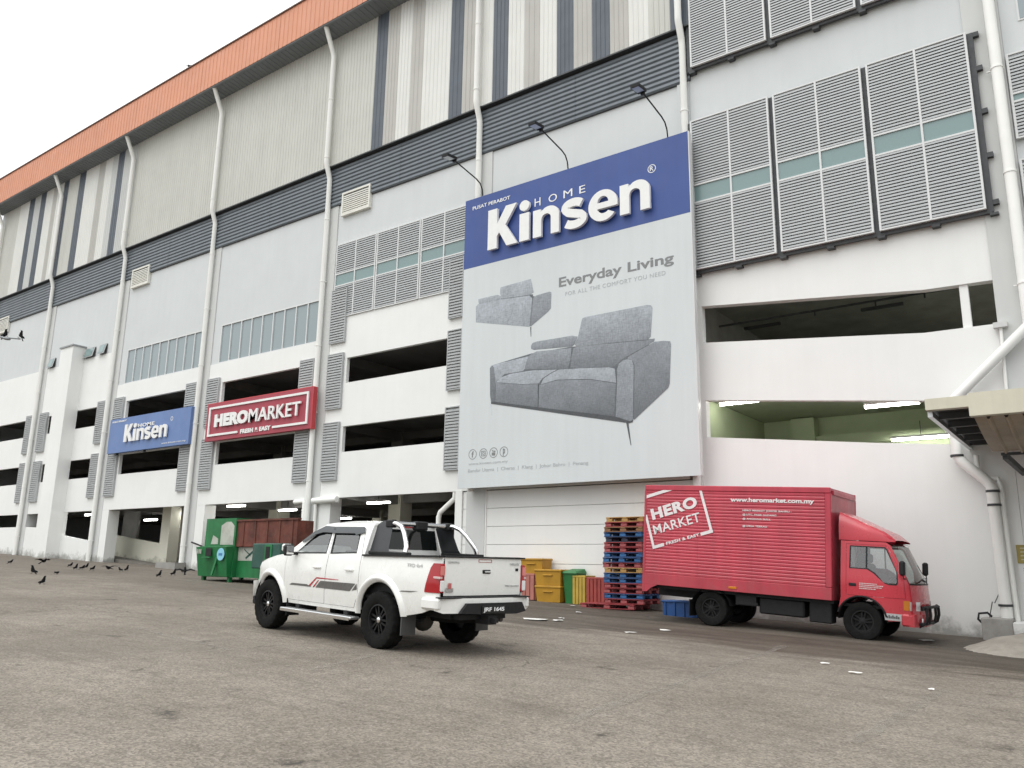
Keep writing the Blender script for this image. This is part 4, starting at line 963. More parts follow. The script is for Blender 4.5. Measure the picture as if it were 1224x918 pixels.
obj('windscreen', MB().grid(ws, [k/8 for k in range(9)], [-1+k/6 for k in range(13)]), TINT, pu, smooth=60, world=False)
obj('scuttle', MB().box(2.45, 2.66, -0.76, 0.76, 1.20, 1.275), BLACK, pu, world=False)
cbk = lambda y, z: (0.51+0.05*max(0, z-1.3), y, z)
cabo = [(-0.83, 0.6), (0.83, 0.6), (0.82, 1.31), (0.70, 1.62), (0.62, 1.80), (-0.62, 1.80), (-0.70, 1.62), (-0.82, 1.31)]
rwh = [(-0.64, 1.42), (0.64, 1.42), (0.58, 1.72), (-0.58, 1.72)]
cb2 = obj('cab_back', panel(cabo, [rwh], cbk, 0.02), PW, pu, smooth=30, world=False)
obj('rear_window', panel(grow(rwh, 0.006), [], lambda y, z: (0.505+0.05*max(0, z-1.3), y, z), 0, d=(1,0,0)), DTINT, cb2)
obj('brake_lamp', MB().box(0.485, 0.51, -0.14, 0.14, 1.755, 1.785), REDL, cb2)
# cabin interior
for y in (-0.36, 0.36):
    obj('seat', MB().cbox(1.25, 1.40, y-0.25, y+0.25, 0.85, 1.36, 0.05).cbox(1.28, 1.38, y-0.13, y+0.13, 1.37, 1.58, 0.04).cbox(1.35, 1.85, y-0.25, y+0.25, 0.72, 0.88, 0.05), SEAT, pu, world=False)
obj('rear_bench', MB().cbox(0.58, 0.72, -0.62, 0.62, 0.85, 1.38, 0.05).cbox(0.62, 1.05, -0.62, 0.62, 0.75, 0.9, 0.05).cbox(0.60, 0.70, -0.45, -0.2, 1.39, 1.52, 0.03).cbox(0.60, 0.70, 0.2, 0.45, 1.39, 1.52, 0.03), SEAT, pu, world=False)
obj('dashboard', MB().cbox(2.20, 2.62, -0.74, 0.74, 0.95, 1.24, 0.05), BLACK, pu, world=False)
sw = MB()
for k in range(20):
    a, b_ = 2*math.pi*k/20, 2*math.pi*(k+1)/20
    f_ = lambda t: Vector((2.12-0.07*math.sin(t), -0.36+0.19*math.cos(t), 1.20+0.17*math.sin(t)))
    sw.tube([f_(a), f_(b_)], 0.016, 6)
obj('steering_wheel', sw, BLACK, pu, world=False)
obj('cab_floor', MB().box(0.52, 2.62, -0.78, 0.78, 0.50, 0.56), BLACK, pu, world=False)
# bed
obj('bed_floor', MB().box(-1.24, 0.49, -0.80, 0.80, 0.70, 0.74), BLACK, pu, world=False)
for s in (1, -1):
    obj('bed_liner', MB().box(-1.24, 0.49, s*0.72, s*0.76, 0.74, 1.30), BLACK, pu, world=False)
    obj('rail_cap', MB().add([(-1.275, s*0.70, 1.35), (-1.275, s*0.865, 1.345), (-1.275, s*0.865, 1.368), (-1.275, s*0.70, 1.372), (0.50, s*0.70, 1.305), (0.50, s*0.865, 1.30), (0.50, s*0.865, 1.325), (0.50, s*0.70, 1.328)], [(0,1,2,3),(7,6,5,4),(0,4,5,1),(1,5,6,2),(2,6,7,3),(3,7,4,0)]), BLACK, pu, world=False)
# tailgate
def tgm(y, z): return (-1.262-0.022*math.cos((z-1.08)*3.2)-0.012*(1-(y/0.77)**2), y, z)
tgo = [(-0.762, 0.83), (0.762, 0.83), (0.762, 1.345), (-0.762, 1.345)]
tg = obj('tailgate', panel(tgo, [], tgm, 0.03), PW, pu, smooth=30, world=False)
obj('top_cap', MB().cbox(-1.315, -1.235, -0.77, 0.77, 1.346, 1.368, 0.006), BLACK, tg)
obj('tailgate_handle', MB().cbox(-1.312, -1.28, -0.11, 0.05, 1.13, 1.185, 0.01), BLACK, tg)
obj('handle_bar', MB().box(-1.318, -1.311, -0.10, 0.02, 1.15, 1.168), CHROME, tg)
def tail_text(nm, s, ya, yb, z0, z1, m, x=-1.302, bold=0.03):      # read from behind: text runs towards -y
    vs, fs = glyphs(s, bold, 0.5); ax, bx_ = min(v.x for v in vs), max(v.x for v in vs); az, bz = min(v.y for v in vs), max(v.y for v in vs)
    return obj(nm, MB().add([(x-(v.z+0.5)*0.005, ya+(v.x-ax)/(bx_-ax)*(yb-ya), z0+(v.y-az)/(bz-az)*(z1-z0)) for v in vs], fs), m, tg)
tail_text('maker_badge', 'TOYOTA', 0.72, 0.50, 1.268, 1.295, ALUM, -1.292); tail_text('model_badge', 'HILUX', -0.52, -0.72, 1.255, 1.285, ALUM, -1.292)
obj('sticker', MB().box(-1.292, -1.29, -0.70, -0.64, 1.17, 1.21), BLACK, tg)
tail_text('trim_badge', 'TRD Sportivo', -0.42, -0.72, 0.945, 0.97, ALUM, -1.294)
obj('sticker', MB().box(-1.300, -1.298, 0.60, 0.735, 0.88, 0.935), mat('sticker_grey', (0.35,0.33,0.32), 0.5, var=0.4, scale=30), tg)
obj('sticker', MB().box(-1.304, -1.302, 0.64, 0.70, 0.925, 1.0), mat('sticker_red', (0.5,0.12,0.12), 0.5), tg)
mb = MB()
for a in ((-0.13, 0.13, 1.325, 1.330), (-0.13, 0.13, 1.288, 1.293), (-0.13, -0.124, 1.293, 1.325), (0.124, 0.13, 1.293, 1.325)): mb.box(-1.298, -1.294, a[0], a[1], a[2], a[3])
obj('sticker_outline', mb, REDL, tg)
# tail lamps
for s in (1, -1):
    def tl(x, z): return (x, s*(YS(x, z)+0.012), z)
    o_ = [(-1.27, 1.262), (-1.14, 1.262), (-1.10, 1.20), (-1.02, 0.90), (-1.02, 0.865), (-1.27, 0.865)]
    lamp = obj('tail_lamp', panel(o_, [], tl, 0.03), REDL, pu, smooth=30, world=False)
    obj('rear_lens', MB().cbox(-1.305, -1.262, s*0.768, s*(YS(-1.265, 1.05)+0.010), 0.868, 1.26, 0.012), REDL, lamp)
    obj('lens_band', MB().cbox(-1.310, -1.02, s*(YS(-1.2, 1.06)-0.03), s*(YS(-1.2, 1.06)+0.016), 1.055, 1.085, 0.004), mat('pale_lens', (0.62,0.45,0.44), 0.15, coat=0.6), lamp)
    obj('reverse_lens', MB().cbox(-1.314, -1.30, s*0.778, s*0.85, 0.89, 1.035, 0.01), CLEARL, lamp)
    obj('indicator_lens', MB().cbox(-1.314, -1.30, s*0.775, s*0.855, 1.10, 1.23, 0.01), mat('pale_red_lens', (0.65,0.20,0.18), 0.15, coat=0.6), lamp)
# rear bumper
def bump(y, z): return (-1.40+0.10*abs(y/0.92)**3+0.02*(z-0.7), y, z)
rb = obj('rear_bumper', panel([(-0.93, 0.64), (-0.80, 0.60), (0.80, 0.60), (0.93, 0.64), (0.93, 0.80), (-0.93, 0.80)], [], bump, 0.06, steps=(0.08, 0.2)), PW, pu, smooth=30, world=False)
for s in (1, -1): obj('bumper_corner', MB().cbox(-1.34, -1.0, s*0.82, s*0.935, 0.64, 0.80, 0.03), PW, rb)
obj('bumper_top', MB().cbox(-1.385, -1.255, -0.88, 0.88, 0.797, 0.815, 0.006), BLACK, rb)
obj('step_pad', panel([(-0.76, 0.605), (-0.52, 0.575), (0.58, 0.60), (0.46, 0.735), (-0.66, 0.735)], [], lambda y, z: (bump(y, z)[0]-0.072, y, z), 0.05, steps=(0.1, 0.2), d=(1,0,0)), BLACK, rb, smooth=30)
pl = obj('number_plate', MB().cbox(-1.492, -1.478, -0.25, 0.21, 0.595, 0.70, 0.003), mat('plate_black', (0.01,0.01,0.01), 0.35), rb)
vs, fs = glyphs('JRF 1645', 0.03, 0.5); ax, bx_ = min(v.x for v in vs), max(v.x for v in vs); az, bz = min(v.y for v in vs), max(v.y for v in vs)
obj('plate_text', MB().add([(-1.493-(v.z+0.5)*0.003, 0.185-(v.x-ax)/(bx_-ax)*0.41, 0.610+(v.y-az)/(bz-az)*0.072) for v in vs], fs), PRW, rb)
obj('tow_hitch', MB().box(-1.47, -1.2, -0.10, 0.06, 0.44, 0.56).box(-1.55, -1.47, -0.06, 0.02, 0.47, 0.53).box(-1.30, -1.1, -0.45, 0.45, 0.50, 0.57), BLACK, pu, world=False)
# front end
fb = lambda y, z: (3.90-0.20*abs(y/0.84)**2.2-0.04*abs(z-0.62), y, z)
obj('front_bumper', panel([(-0.80, 0.40), (0.80, 0.40), (0.83, 0.76), (-0.83, 0.76)], [], fb, 0.05, steps=(0.1, 0.2)), PW, pu, smooth=30, world=False)
obj('front_grille', panel([(-0.52, 0.785), (0.52, 0.785), (0.55, 1.06), (-0.55, 1.06)], [], lambda y, z: (3.83-0.15*abs(y/0.8)**2-0.25*(z-0.8), y, z), 0.03, steps=(0.1, 0.2)), CHROME, pu, smooth=30, world=False)
for s in (1, -1):
    obj('headlamp', MB().grid(lambda u, t: (3.80-0.19*u-0.10*u*u-0.18*t, s*(0.54+0.20*u+0.015*math.sin(t*3)), 0.80+0.26*t+0.02*u), [k/6 for k in range(7)], [k/4 for k in range(5)]), CLEARL, pu, smooth=60, world=False)
    obj('bumper_end', MB().cbox(3.50, 3.74, s*0.70, s*0.80, 0.36, 0.50, 0.02), BLACK, pu, world=False)
P('bumper_side', [(3.572, 0.50), (3.60, 0.44), (3.84, 0.42), (3.88, 0.58), (3.85, 0.76), (3.76, 0.785), (3.74, 0.70), (3.66, 0.56)], (), PW, 0.03, 0.004)
# mirrors
for s in (1, -1):
    mr_ = obj('door_mirror', MB().cbox(2.28, 2.40, s*0.93, s*1.10, 1.235, 1.42, 0.035), BLACK, pu, world=False)
    obj('mirror_cap', MB().cbox(2.36, 2.425, s*0.925, s*1.105, 1.30, 1.425, 0.025), PW, mr_); obj('mirror_arm', MB().cbox(2.31, 2.39, s*0.80, s*0.935, 1.25, 1.30, 0.012), BLACK, mr_)
    obj('mirror_glass', MB().box(2.277, 2.281, s*0.95, s*1.08, 1.26, 1.40), CHROME, mr_)
# side steps, mud flaps, underbody
for s in (1, -1):
    st = obj('side_step', MB().cbox(0.52, 2.50, s*0.80, s*0.985, 0.365, 0.405, 0.012), ALUM, pu, world=False)
    obj('step_edge', MB().box(0.54, 2.48, s*0.985, s*0.992, 0.352, 0.395), CHROME, st)
    for q_ in (0.80, 2.15): obj('step_bracket', MB().box(q_, q_+0.10, s*0.5, s*0.84, 0.36, 0.46), BLACK, st)
    obj('mud_flap', MB().box(-0.54, -0.52, s*0.60, s*0.86, 0.24, 0.56), mat('mud_flap', (0.075,0.075,0.075), 0.7), pu, world=False)
    obj('mud_flap', MB().box(2.52, 2.54, s*0.60, s*0.84, 0.26, 0.54), BLACK, pu, world=False)
    obj('chassis_rail', MB().box(-1.15, 3.5, s*0.38, s*0.50, 0.50, 0.62), BLACK, pu, world=False)
AX = mat('axle_iron', (0.10, 0.09, 0.08), 0.7, var=0.3, scale=8)
obj('rear_axle', MB().tube([(0, -0.7, 0.40), (0, 0.7, 0.40)], 0.05, 10).ellipsoid((0.0, 0.0, 0.38), (0.17, 0.16, 0.17)), AX, pu, smooth=50, world=False)
obj('leaf_spring', MB().box(-0.6, 0.6, 0.50, 0.56, 0.42, 0.46).box(-0.6, 0.6, -0.56, -0.50, 0.42, 0.46), BLACK, pu, world=False)
obj('spare_wheel', MB().lathe([(0.16, -0.10), (0.36, -0.12), (0.39, -0.05), (0.39, 0.05), (0.36, 0.1), (0.16, 0.1)], 24, 'z', (-0.72, 0, 0.55)), RUBBER, pu, smooth=40, world=False)
obj('exhaust', MB().tube([(1.5, -0.3, 0.44), (0.6, -0.35, 0.42), (-0.5, -0.55, 0.45), (-1.1, -0.58, 0.46)], 0.035, 8), AX, pu, smooth=40, world=False)
obj('underbody', MB().box(0.6, 3.4, -0.6, 0.6, 0.44, 0.54), BLACK, pu, world=False)
BLKRIM = mat('black_alloy', (0.007, 0.007, 0.008), 0.35, spec=0.35)
for cx, cz_ in ((0.0, 0.405), (3.10, 0.405)):
    for s in (1, -1): wheel('wheel', pu, (cx, s*0.765, cz_), s, 0.41, 0.265, 0.225, 6, RUBBER, BLKRIM, CHROME)
# roll bar
for s in (1, -1):
    yy = lambda z: s*(0.735-0.16*(z-1.36)/0.46)
    obj('roll_bar_panel', panel([(0.49, 1.345), (0.50, 1.50), (0.52, 1.78), (0.42, 1.845), (0.16, 1.845), (0.13, 1.74), (0.06, 1.44), (0.00, 1.345)], [], lambda x, z: (x, yy(z), z), 0.07), GUN, pu, smooth=30, world=False)
    obj('roll_bar_tube', MB().tube([(0.22, yy(1.80)*0.98, 1.81), (0.05, yy(1.79), 1.80), (-0.08, yy(1.76), 1.755), (-0.19, yy(1.66), 1.66), (-0.30, yy(1.53), 1.53), (-0.345, yy(1.46), 1.46), (-0.355, yy(1.39), 1.38)], 0.036, 12), CHROME, pu, smooth=50, world=False)
    obj('roll_bar_foot', MB().cbox(-0.46, 0.46, s*0.68, s*0.79, 1.33, 1.385, 0.012), BLACK, pu, world=False)
cbx = obj('roll_bar_cross', MB().tube([(0.20, -0.56, 1.805), (0.20, 0.56, 1.805)], 0.036, 12), CHROME, pu, smooth=50, world=False)
obj('roll_bar_clamp', MB().cbox(0.14, 0.27, -0.12, 0.12, 1.72, 1.86, 0.02), BLACK, cbx)
for s in (1, -1): obj('roll_bar_clamp', MB().cbox(0.12, 0.30, s*0.52, s*0.62, 1.74, 1.86, 0.02), BLACK, cbx)
# side stripes
STG = mat('stripe_grey', (0.12, 0.115, 0.11), 0.4, var=0.3, scale=25); STR = mat('stripe_red', (0.42, 0.02, 0.035), 0.35)
for nm, m_, pol in (('side_stripe', STG, [(2.46, 0.765), (2.38, 0.795), (1.93, 0.80), (1.80, 0.765)]), ('side_stripe', STR, [(1.84, 0.765), (1.65, 0.905), (1.05, 0.91), (1.05, 0.92), (1.66, 0.925), (1.90, 0.765)]), ('side_stripe', STR, [(1.76, 0.765), (1.61, 0.88), (1.58, 0.88), (1.72, 0.765)]),
                   ('side_stripe', STG, [(1.68, 0.765), (1.54, 0.875), (0.60, 0.885), (0.74, 0.765)]), ('side_stripe', STG, [(0.69, 0.775), (0.57, 0.885), (0.56, 0.80)]), ('side_stripe', STG, [(-0.46, 0.84), (-0.52, 0.855), (-0.88, 0.87), (-0.70, 0.845)])):
    P(nm, pol, (), m_, 0.002, 0.006)
vs, fs = glyphs('TRD 4x4', 0.0, 0.5); ax, bx_ = min(v.x for v in vs), max(v.x for v in vs); az, bz = min(v.y for v in vs), max(v.y for v in vs)
obj('side_badge', MB().add([(-0.58-(v.x-ax)/(bx_-ax)*0.34, YS(-0.7, 1.22)+0.006+(v.z+0.5)*0.004, 1.19+(v.y-az)/(bz-az)*0.05) for v in vs], fs), mat('badge_grey', (0.58,0.58,0.58), 0.4), pu, world=False)

# ---- red box truck: x forward, y left, origin under the rear axle
tk = empty('box_truck', (-7.525, -2.38, gz(-7.525, -2.38)), 'red box truck with white supermarket lettering parked along the white wall', 'truck', rot=(0, R(3.2), R(0.5)))
TRED = mat('truck_red', (0.49, 0.042, 0.070), 0.42, var=0.16, scale=0.9, streak=0.22, bump=0.3, bscale=2.5, coat=0.15, dirt=0.28, dirtcol=(0.33,0.08,0.085))
TRED2 = mat('cab_red', (0.50, 0.025, 0.045), 0.28, var=0.06, scale=1.2, coat=0.4, dirt=0.12, dirtcol=(0.30,0.08,0.08))
dust(TRED, 0.6, 1.5, 0.55, (0.26, 0.10, 0.09)); dust(TRED2, 0.4, 0.95, 0.5, (0.24, 0.11, 0.09))
BX0_, BX1_, BZ0_, BZ1_ = -1.64, 2.60, 0.77, 3.05
def T(name, mb, m, parent=tk, smooth=None): return obj(name, mb, m, parent, smooth=smooth, world=False)
pts = []; n = 27; h = (2.93-1.02)/n
for k in range(n): z = 1.02+k*h; pts += [(0, z), (0.009, z+h*0.22), (0.009, z+h*0.72), (0, z+h*0.94)]
pts.append((0, 2.93))
for s in (-1, 1):
    for a, b_ in ((BX0_+0.06, -0.3), (-0.296, 0.95), (0.954, BX1_-0.12)):
        T('side_sheet', MB().grid(lambda x, q: (x, s*(1.028+q[0]), q[1]), [a, b_], pts), TRED)
    T('bottom_rail', MB().cbox(BX0_, BX1_, s*0.98, s*1.042, BZ0_, 1.02, 0.008), TRED); T('top_rail', MB().cbox(BX0_, BX1_, s*0.98, s*1.05, 2.93, BZ1_, 0.012), TRED)
    T('corner_post', MB().cbox(BX1_-0.12, BX1_+0.006, s*0.95, s*1.046, 1.02, 2.93, 0.015), TRED); T('corner_post', MB().cbox(BX0_-0.004, BX0_+0.06, s*0.95, s*1.046, 0.62, 2.93, 0.01), TRED)
    T('rear_skirt', MB().prism([(BX0_+0.002, 0.60), (BX0_+0.12, 0.61), (BX0_+0.22, 0.70), (BX0_+0.36, 0.765), (BX0_+0.36, 0.80), (BX0_+0.002, 0.80)], s*0.985, s*1.040), TRED)
    T('marker_lamp', MB().cbox(0.44, 0.62, s*1.042, s*1.056, 0.83, 0.88, 0.004), mat('amber_lens', (0.55,0.18,0.01), 0.2, coat=0.5))
T('front_sheet', MB().box(BX1_-0.04, BX1_, -0.95, 0.95, BZ0_, 2.96), TRED); T('box_roof', MB().box(BX0_+0.01, BX1_-0.01, -0.979, 0.979, 2.98, 3.04), TRED)
T('rear_door', MB().box(BX0_-0.002, BX0_+0.05, -0.94, -0.005, 0.80, 2.92), TRED); T('rear_door', MB().box(BX0_-0.002, BX0_+0.05, 0.005, 0.94, 0.80, 2.92), TRED)
T('box_floor', MB().box(BX0_+0.05, BX1_-0.05, -0.97, 0.97, 0.80, 0.88), BLACK)
T('post_cap', MB().cbox(BX1_-0.01, BX1_+0.03, -0.9, 0.9, 2.90, 3.0, 0.01), TRED)
YT = -1.0425
e1, e2 = Vector((0.956, 0, 0.292)), Vector((-0.292, 0, 0.956)); LO = Vector((-1.39, 0, 1.57))
def rot_frame(p): return LO+e1*p.x+e2*p.z+Vector((0, p.y, 0))
TW = mat('truck_lettering', (0.76, 0.72, 0.72), 0.5, var=0.10, scale=6, dirt=0.25, dirtcol=(0.6,0.35,0.36))
def lstrip(u0, v0, u1, v1, w_):
    a, b_ = Vector((u0, 0, v0)), Vector((u1, 0, v1)); d = (b_-a).normalized(); q = Vector((-d.z, 0, d.x))*w_/2
    ps = [rot_frame(c) for c in (a-q, b_-q, b_+q, a+q)]
    return MB().prism([(p.x, p.z) for p in ps], YT-0.003, YT)
T('logo_frame', lstrip(0.0, 0.035, 0.30, 0.035, 0.07), TW); T('logo_frame', lstrip(1.23, 0.035, 1.53, 0.035, 0.07), TW)
T('logo_frame', lstrip(1.495, 0.07, 1.495, 1.03, 0.06), TW); T('logo_frame', lstrip(0.03, 0.07, 0.03, 0.80, 0.06), TW)
T('logo_frame', lstrip(0.13, 1.21, 0.93, 1.21, 0.07), TW)
text('logo_word', 'HERO', 0.17, 1.34, 0.64, 0.90, YT, TW, tk, 0.05, 0.004, 1.1, rot_frame, False)
text('logo_word', 'MARKET', 0.13, 1.32, 0.31, 0.52, YT, TW, tk, 0.012, 0.004, 1.05, rot_frame, False)
text('logo_word', 'FRESH & EASY', 0.36, 1.20, 0.005, 0.075, YT, TW, tk, 0.04, 0.004, 1.15, rot_frame, False)
text('side_lettering', 'www.heromarket.com.my', 0.46, 2.27, 2.68, 2.80, YT, TW, tk, 0.035, 0.004, 1.0, None, False)
for s_, x1, z0 in (('HERO MARKET JOHOR BAHRU :', 1.80, 2.495), ('@ UTC, PASIR GUDANG', 1.48, 2.405), ('@ ANGSANA MALL', 1.36, 2.315), ('@ DESA TEBRAU', 1.28, 2.16)):
    text('side_lettering', s_, 0.74, x1, z0, z0+0.05, YT, TW, tk, 0.02, 0.004, 1.05, None, False)
# cab
def YC(x, z): return 0.90-0.10*max(0, z-1.2)-0.10*max(0, (x-3.6)/0.45)**2
def xf(y, z):
    b_ = 4.02-(z-1.22)*0.47 if z > 1.22 else 4.02+0.03*min(1, (1.22-z)/0.3)
    return b_+0.13*(1-min(1, abs(y)/0.86)**2.4)
dor = [(2.85, 0.915), (2.85, 1.92), (3.58, 1.92), (3.64, 1.88), (3.91, 1.24), (3.93, 1.0), (3.93, 0.92), (3.62, 0.915)]
win = [(2.93, 1.88), (2.92, 1.45), (3.26, 1.45), (3.38, 1.38), (3.56, 1.20), (3.64, 1.175), (3.77, 1.175), (3.80, 1.22), (3.79, 1.42), (3.61, 1.84), (3.57, 1.88)]
AC = arc(3.14, 0.43, 0.455, 18, 160)
for s in (-1, 1):
    cm = lambda u, v: (u, s*YC(u, v), v)
    T('cab_side', panel([(2.74, 1.985), (3.60, 1.985), (3.68, 1.93), (4.0, 1.24), (4.03, 1.1), (4.05, 0.62), (4.04, 0.50), (3.62, 0.47)]+AC+[(2.70, 0.66), (2.74, 0.86)], [grow(dor, 0.006)], cm, 0.03, d=(0,-s,0)), TRED2, smooth=30)
    d = T('cab_door', panel(dor, [win], lambda u, v: (u, s*(YC(u, v)+0.002), v), 0.025, d=(0,-s,0)), TRED2, smooth=30)
    obj('window', panel(grow(win, 0.004), [], lambda u, v: (u, s*(YC(u, v)-0.012), v), 0, d=(0,-s,0)), TINT, d)
    obj('window_seal', panel(grow(win, 0.014), [grow(win, -0.006)], lambda u, v: (u, s*(YC(u, v)+0.004), v), 0.004, d=(0,-s,0)), BLACK, d)
    obj('quarter_bar', panel([(3.22, 1.46), (3.25, 1.46), (3.25, 1.875), (3.22, 1.875)], [], lambda u, v: (u, s*(YC(u, v)-0.006), v), 0.012, d=(0,-s,0)), BLACK, d)
    obj('handle', MB().cbox(2.90, 3.04, s*0.895, s*0.915, 1.09, 1.15, 0.01), BLACK, d)
    T('side_plate', panel([(3.57, 0.49), (3.86, 0.49), (3.90, 0.62), (3.55, 0.62)], [], lambda u, v: (u, s*(YC(u, v)+0.006), v), 0.006, d=(0,-s,0)), ALUM)
    T('arch_lip', MB().grid(lambda a, t: (3.14+(0.45+0.04*t)*math.cos(R(a)), s*(0.905+0.03*math.sin(t*math.pi)), 0.43+(0.45+0.04*t)*math.sin(R(a))), [14+150*k/16 for k in range(17)], [0, .33, .67, 1]), BLACK, smooth=50)
    T('arch_liner', MB().grid(lambda a, t: (3.14+0.46*math.cos(R(a)), s*(0.89-0.5*t), 0.43+0.46*math.sin(R(a))), [180*k/12 for k in range(13)], [0, 1]), BLACK, smooth=50)
    T('headlamp', MB().grid(lambda u, t: (xf(s*(0.56+0.30*u), 0.8)+0.012-0.05*u*u, s*(0.56+0.30*u), 0.70+0.17*t), [k/6 for k in range(7)], [0, .5, 1]), CLEARL, smooth=60)
    T('indicator', MB().grid(lambda u, t: (3.90+0.115*u, s*(YC(3.90+0.115*u, 0.8)+0.008), 0.70+0.18*t), [0, .5, 1], [0, 1]), MATS['amber_lens'], smooth=60)
bars = MB(); random.seed(21)
for k, b_ in enumerate((3.42, 3.55, 3.50, 3.40)):
    x = 3.10
    while x < b_:
        d_ = random.uniform(0.012, 0.03); bars.box(x, x+d_, -0.912, -0.907, 1.150-0.034*k, 1.164-0.034*k); x += d_+0.008
T('door_lettering', bars, TW)['kind'] = 'stuff'
bars = MB()
for k in range(7): bars.box(3.60+0.035*k, 3.62+0.035*k, -0.918, -0.914, 0.53, 0.57+0.02*(k % 2))
T('plate_marks', bars, BLACK)['kind'] = 'stuff'
yn = [-0.86+1.72*k/16 for k in range(17)]
T('cab_front', MB().grid(lambda z, y: (xf(y, z), y, z), [0.62+0.58*k/6 for k in range(7)], yn), TRED2, smooth=50)
T('windscreen', MB().grid(lambda z, y: (xf(y, z)-0.004, y*(1-0.09*(z-1.2)), z), [1.20+0.73*k/6 for k in range(7)], yn), TINT, smooth=60)
T('windscreen_seal', MB().grid(lambda y, t: (xf(y, 1.2)+0.004, y, 1.185+0.03*t), yn, [0, 1]), BLACK)
T('front_grille', MB().grid(lambda z, y: (xf(y, z)+0.008, y, z), [0.70, 0.75, 0.79], [-0.5+k/10 for k in range(11)]), BLACK)
T('cab_roof', MB().grid(lambda x, t: (x, t*YC(3.0, 1.98), 1.985+0.03*(1-t*t)-0.05*max(0, (x-3.5)/0.32)**2), [2.74+1.00*k/12 for k in range(13)], [-1+k/6 for k in range(13)]), TRED2, smooth=50)
T('cab_back', MB().box(2.74, 2.77, -0.80, 0.80, 0.7, 1.98), TRED2)
T('front_bumper', panel([(-0.90, 0.40), (0.90, 0.40), (0.90, 0.635), (-0.90, 0.635)], [], lambda y, z: (xf(y*0.93, 0.6)+0.035, y, z), 0.10, steps=(0.1, 0.2), d=(-1,0,0)), TRED2, smooth=35)
T('bumper_end', MB().cbox(3.86, 4.08, -0.905, -0.80, 0.40, 0.632, 0.03), TRED2)
T('fog_lamp', MB().lathe([(0, 0.012), (0.04, 0.01), (0.05, -0.01)], 12, 'x', (xf(-0.6, .6)+0.07, -0.62, 0.52)), CLEARL, smooth=50)
def dfl(x, t):
    zt = 2.56-0.33*max(0, (x-2.72)/0.74) if x < 3.46 else 2.23-0.30*((x-3.46)/0.40)**1.4
    hw = 0.82-0.10*max(0, (x-3.3)/0.56); q = abs(t); zb_ = 2.0
    return (x, math.copysign(hw*min(1, q*1.12)**0.9, t), zb_+(zt-zb_)*(1-max(0, (q-0.72)/0.28)**2.2)+0.02*(1-q))
T('wind_deflector', MB().grid(dfl, [2.70+1.06*k/14 for k in range(15)], [-1+k/12 for k in range(25)]), TRED2, smooth=50)
for y in (-0.38, 0.38): T('seat', MB().cbox(2.95, 3.10, y-0.24, y+0.24, 0.95, 1.55, 0.05).cbox(2.97, 3.07, y-0.12, y+0.12, 1.56, 1.75, 0.03), SEAT)
T('dashboard', MB().cbox(3.72, 3.98, -0.80, 0.80, 0.85, 1.20, 0.04), BLACK)
sw = MB()
for k in range(16):
    f_ = lambda t: Vector((3.62+0.10*math.sin(t), -0.38+0.20*math.cos(t), 1.24+0.10*math.sin(t)))
    sw.tube([f_(2*math.pi*k/16), f_(2*math.pi*(k+1)/16)], 0.015, 6)
T('steering_wheel', sw, BLACK); T('cab_floor', MB().box(2.77, 4.0, -0.80, 0.80, 0.68, 0.74), BLACK)
T('wiper', MB().tube([(xf(-0.5, 1.24)+0.02, -0.5, 1.24), (xf(-0.1, 1.32)+0.02, -0.1, 1.30), (xf(0.1, 1.30)+0.02, 0.15, 1.25)], 0.012, 6).tube([(xf(0.1, 1.24)+0.02, 0.1, 1.23), (xf(0.5, 1.32)+0.02, 0.55, 1.30)], 0.012, 6), BLACK)
for s, mx_ in ((-1, 3.94), (1, 3.98)):
    mr_ = T('wing_mirror', MB().cbox(mx_-0.05, mx_+0.05, s*1.02, s*1.16, 1.36, 1.64, 0.03), BLACK)
    obj('mirror_arm', MB().tube([(3.95, s*0.84, 1.30), (mx_+0.02, s*1.09, 1.30), (mx_, s*1.09, 1.40)], 0.012, 6), BLACK, mr_); obj('mirror_glass', MB().box(mx_-0.054, mx_-0.051, s*1.035, s*1.145, 1.39, 1.61), CHROME, mr_)
bbar = T('bull_bar', MB().tube([(4.23, -0.72, 0.78), (4.29, -0.4, 0.78), (4.30, 0.4, 0.78), (4.23, 0.72, 0.78)], 0.03, 8), BLACK, smooth=50)
for y in (-0.66, -0.3, 0.3, 0.66): obj('bar_upright', MB().tube([(4.13, y, 0.40), (4.25, y, 0.48), (4.28, y, 0.60), (4.27, y, 0.78)], 0.028, 8), BLACK, bbar, smooth=50)
obj('bar_lower', MB().tube([(4.15, -0.72, 0.46), (4.23, -0.4, 0.46), (4.23, 0.4, 0.46), (4.15, 0.72, 0.46)], 0.028, 8), BLACK, bbar, smooth=50)
obj('bar_bracket', MB().box(3.88, 4.17, -0.50, -0.44, 0.40, 0.44).box(3.88, 4.17, 0.44, 0.50, 0.40, 0.44), BLACK, bbar)
DRIM = mat('dark_steel_rim', (0.016, 0.016, 0.016), 0.7, spec=0.2)
for cx, cz_, ys in ((0.0, 0.365, (-0.85, -0.60, 0.60, 0.85)), (3.14, 0.415, (-0.79, 0.79))):
    for y in ys: wheel('wheel', tk, (cx, y, cz_), -1 if y < 0 else 1, 0.372, 0.20, 0.215, 5, RUBBER, DRIM, DRIM, False)
for s in (-1, 1):
    T('chassis_rail', MB().box(-1.5, 3.9, s*0.34, s*0.44, 0.52, 0.74), BLACK)
    T('rear_mudguard', MB().grid(lambda a, t: (0.46*math.cos(R(a)), s*(0.98-0.5*t), 0.365+0.44*math.sin(R(a))), [12+156*k/12 for k in range(13)], [0, 1]), BLACK, smooth=50)
    T('mud_flap', MB().box(-0.50, -0.48, s*0.5, s*0.98, 0.16, 0.52), BLACK)
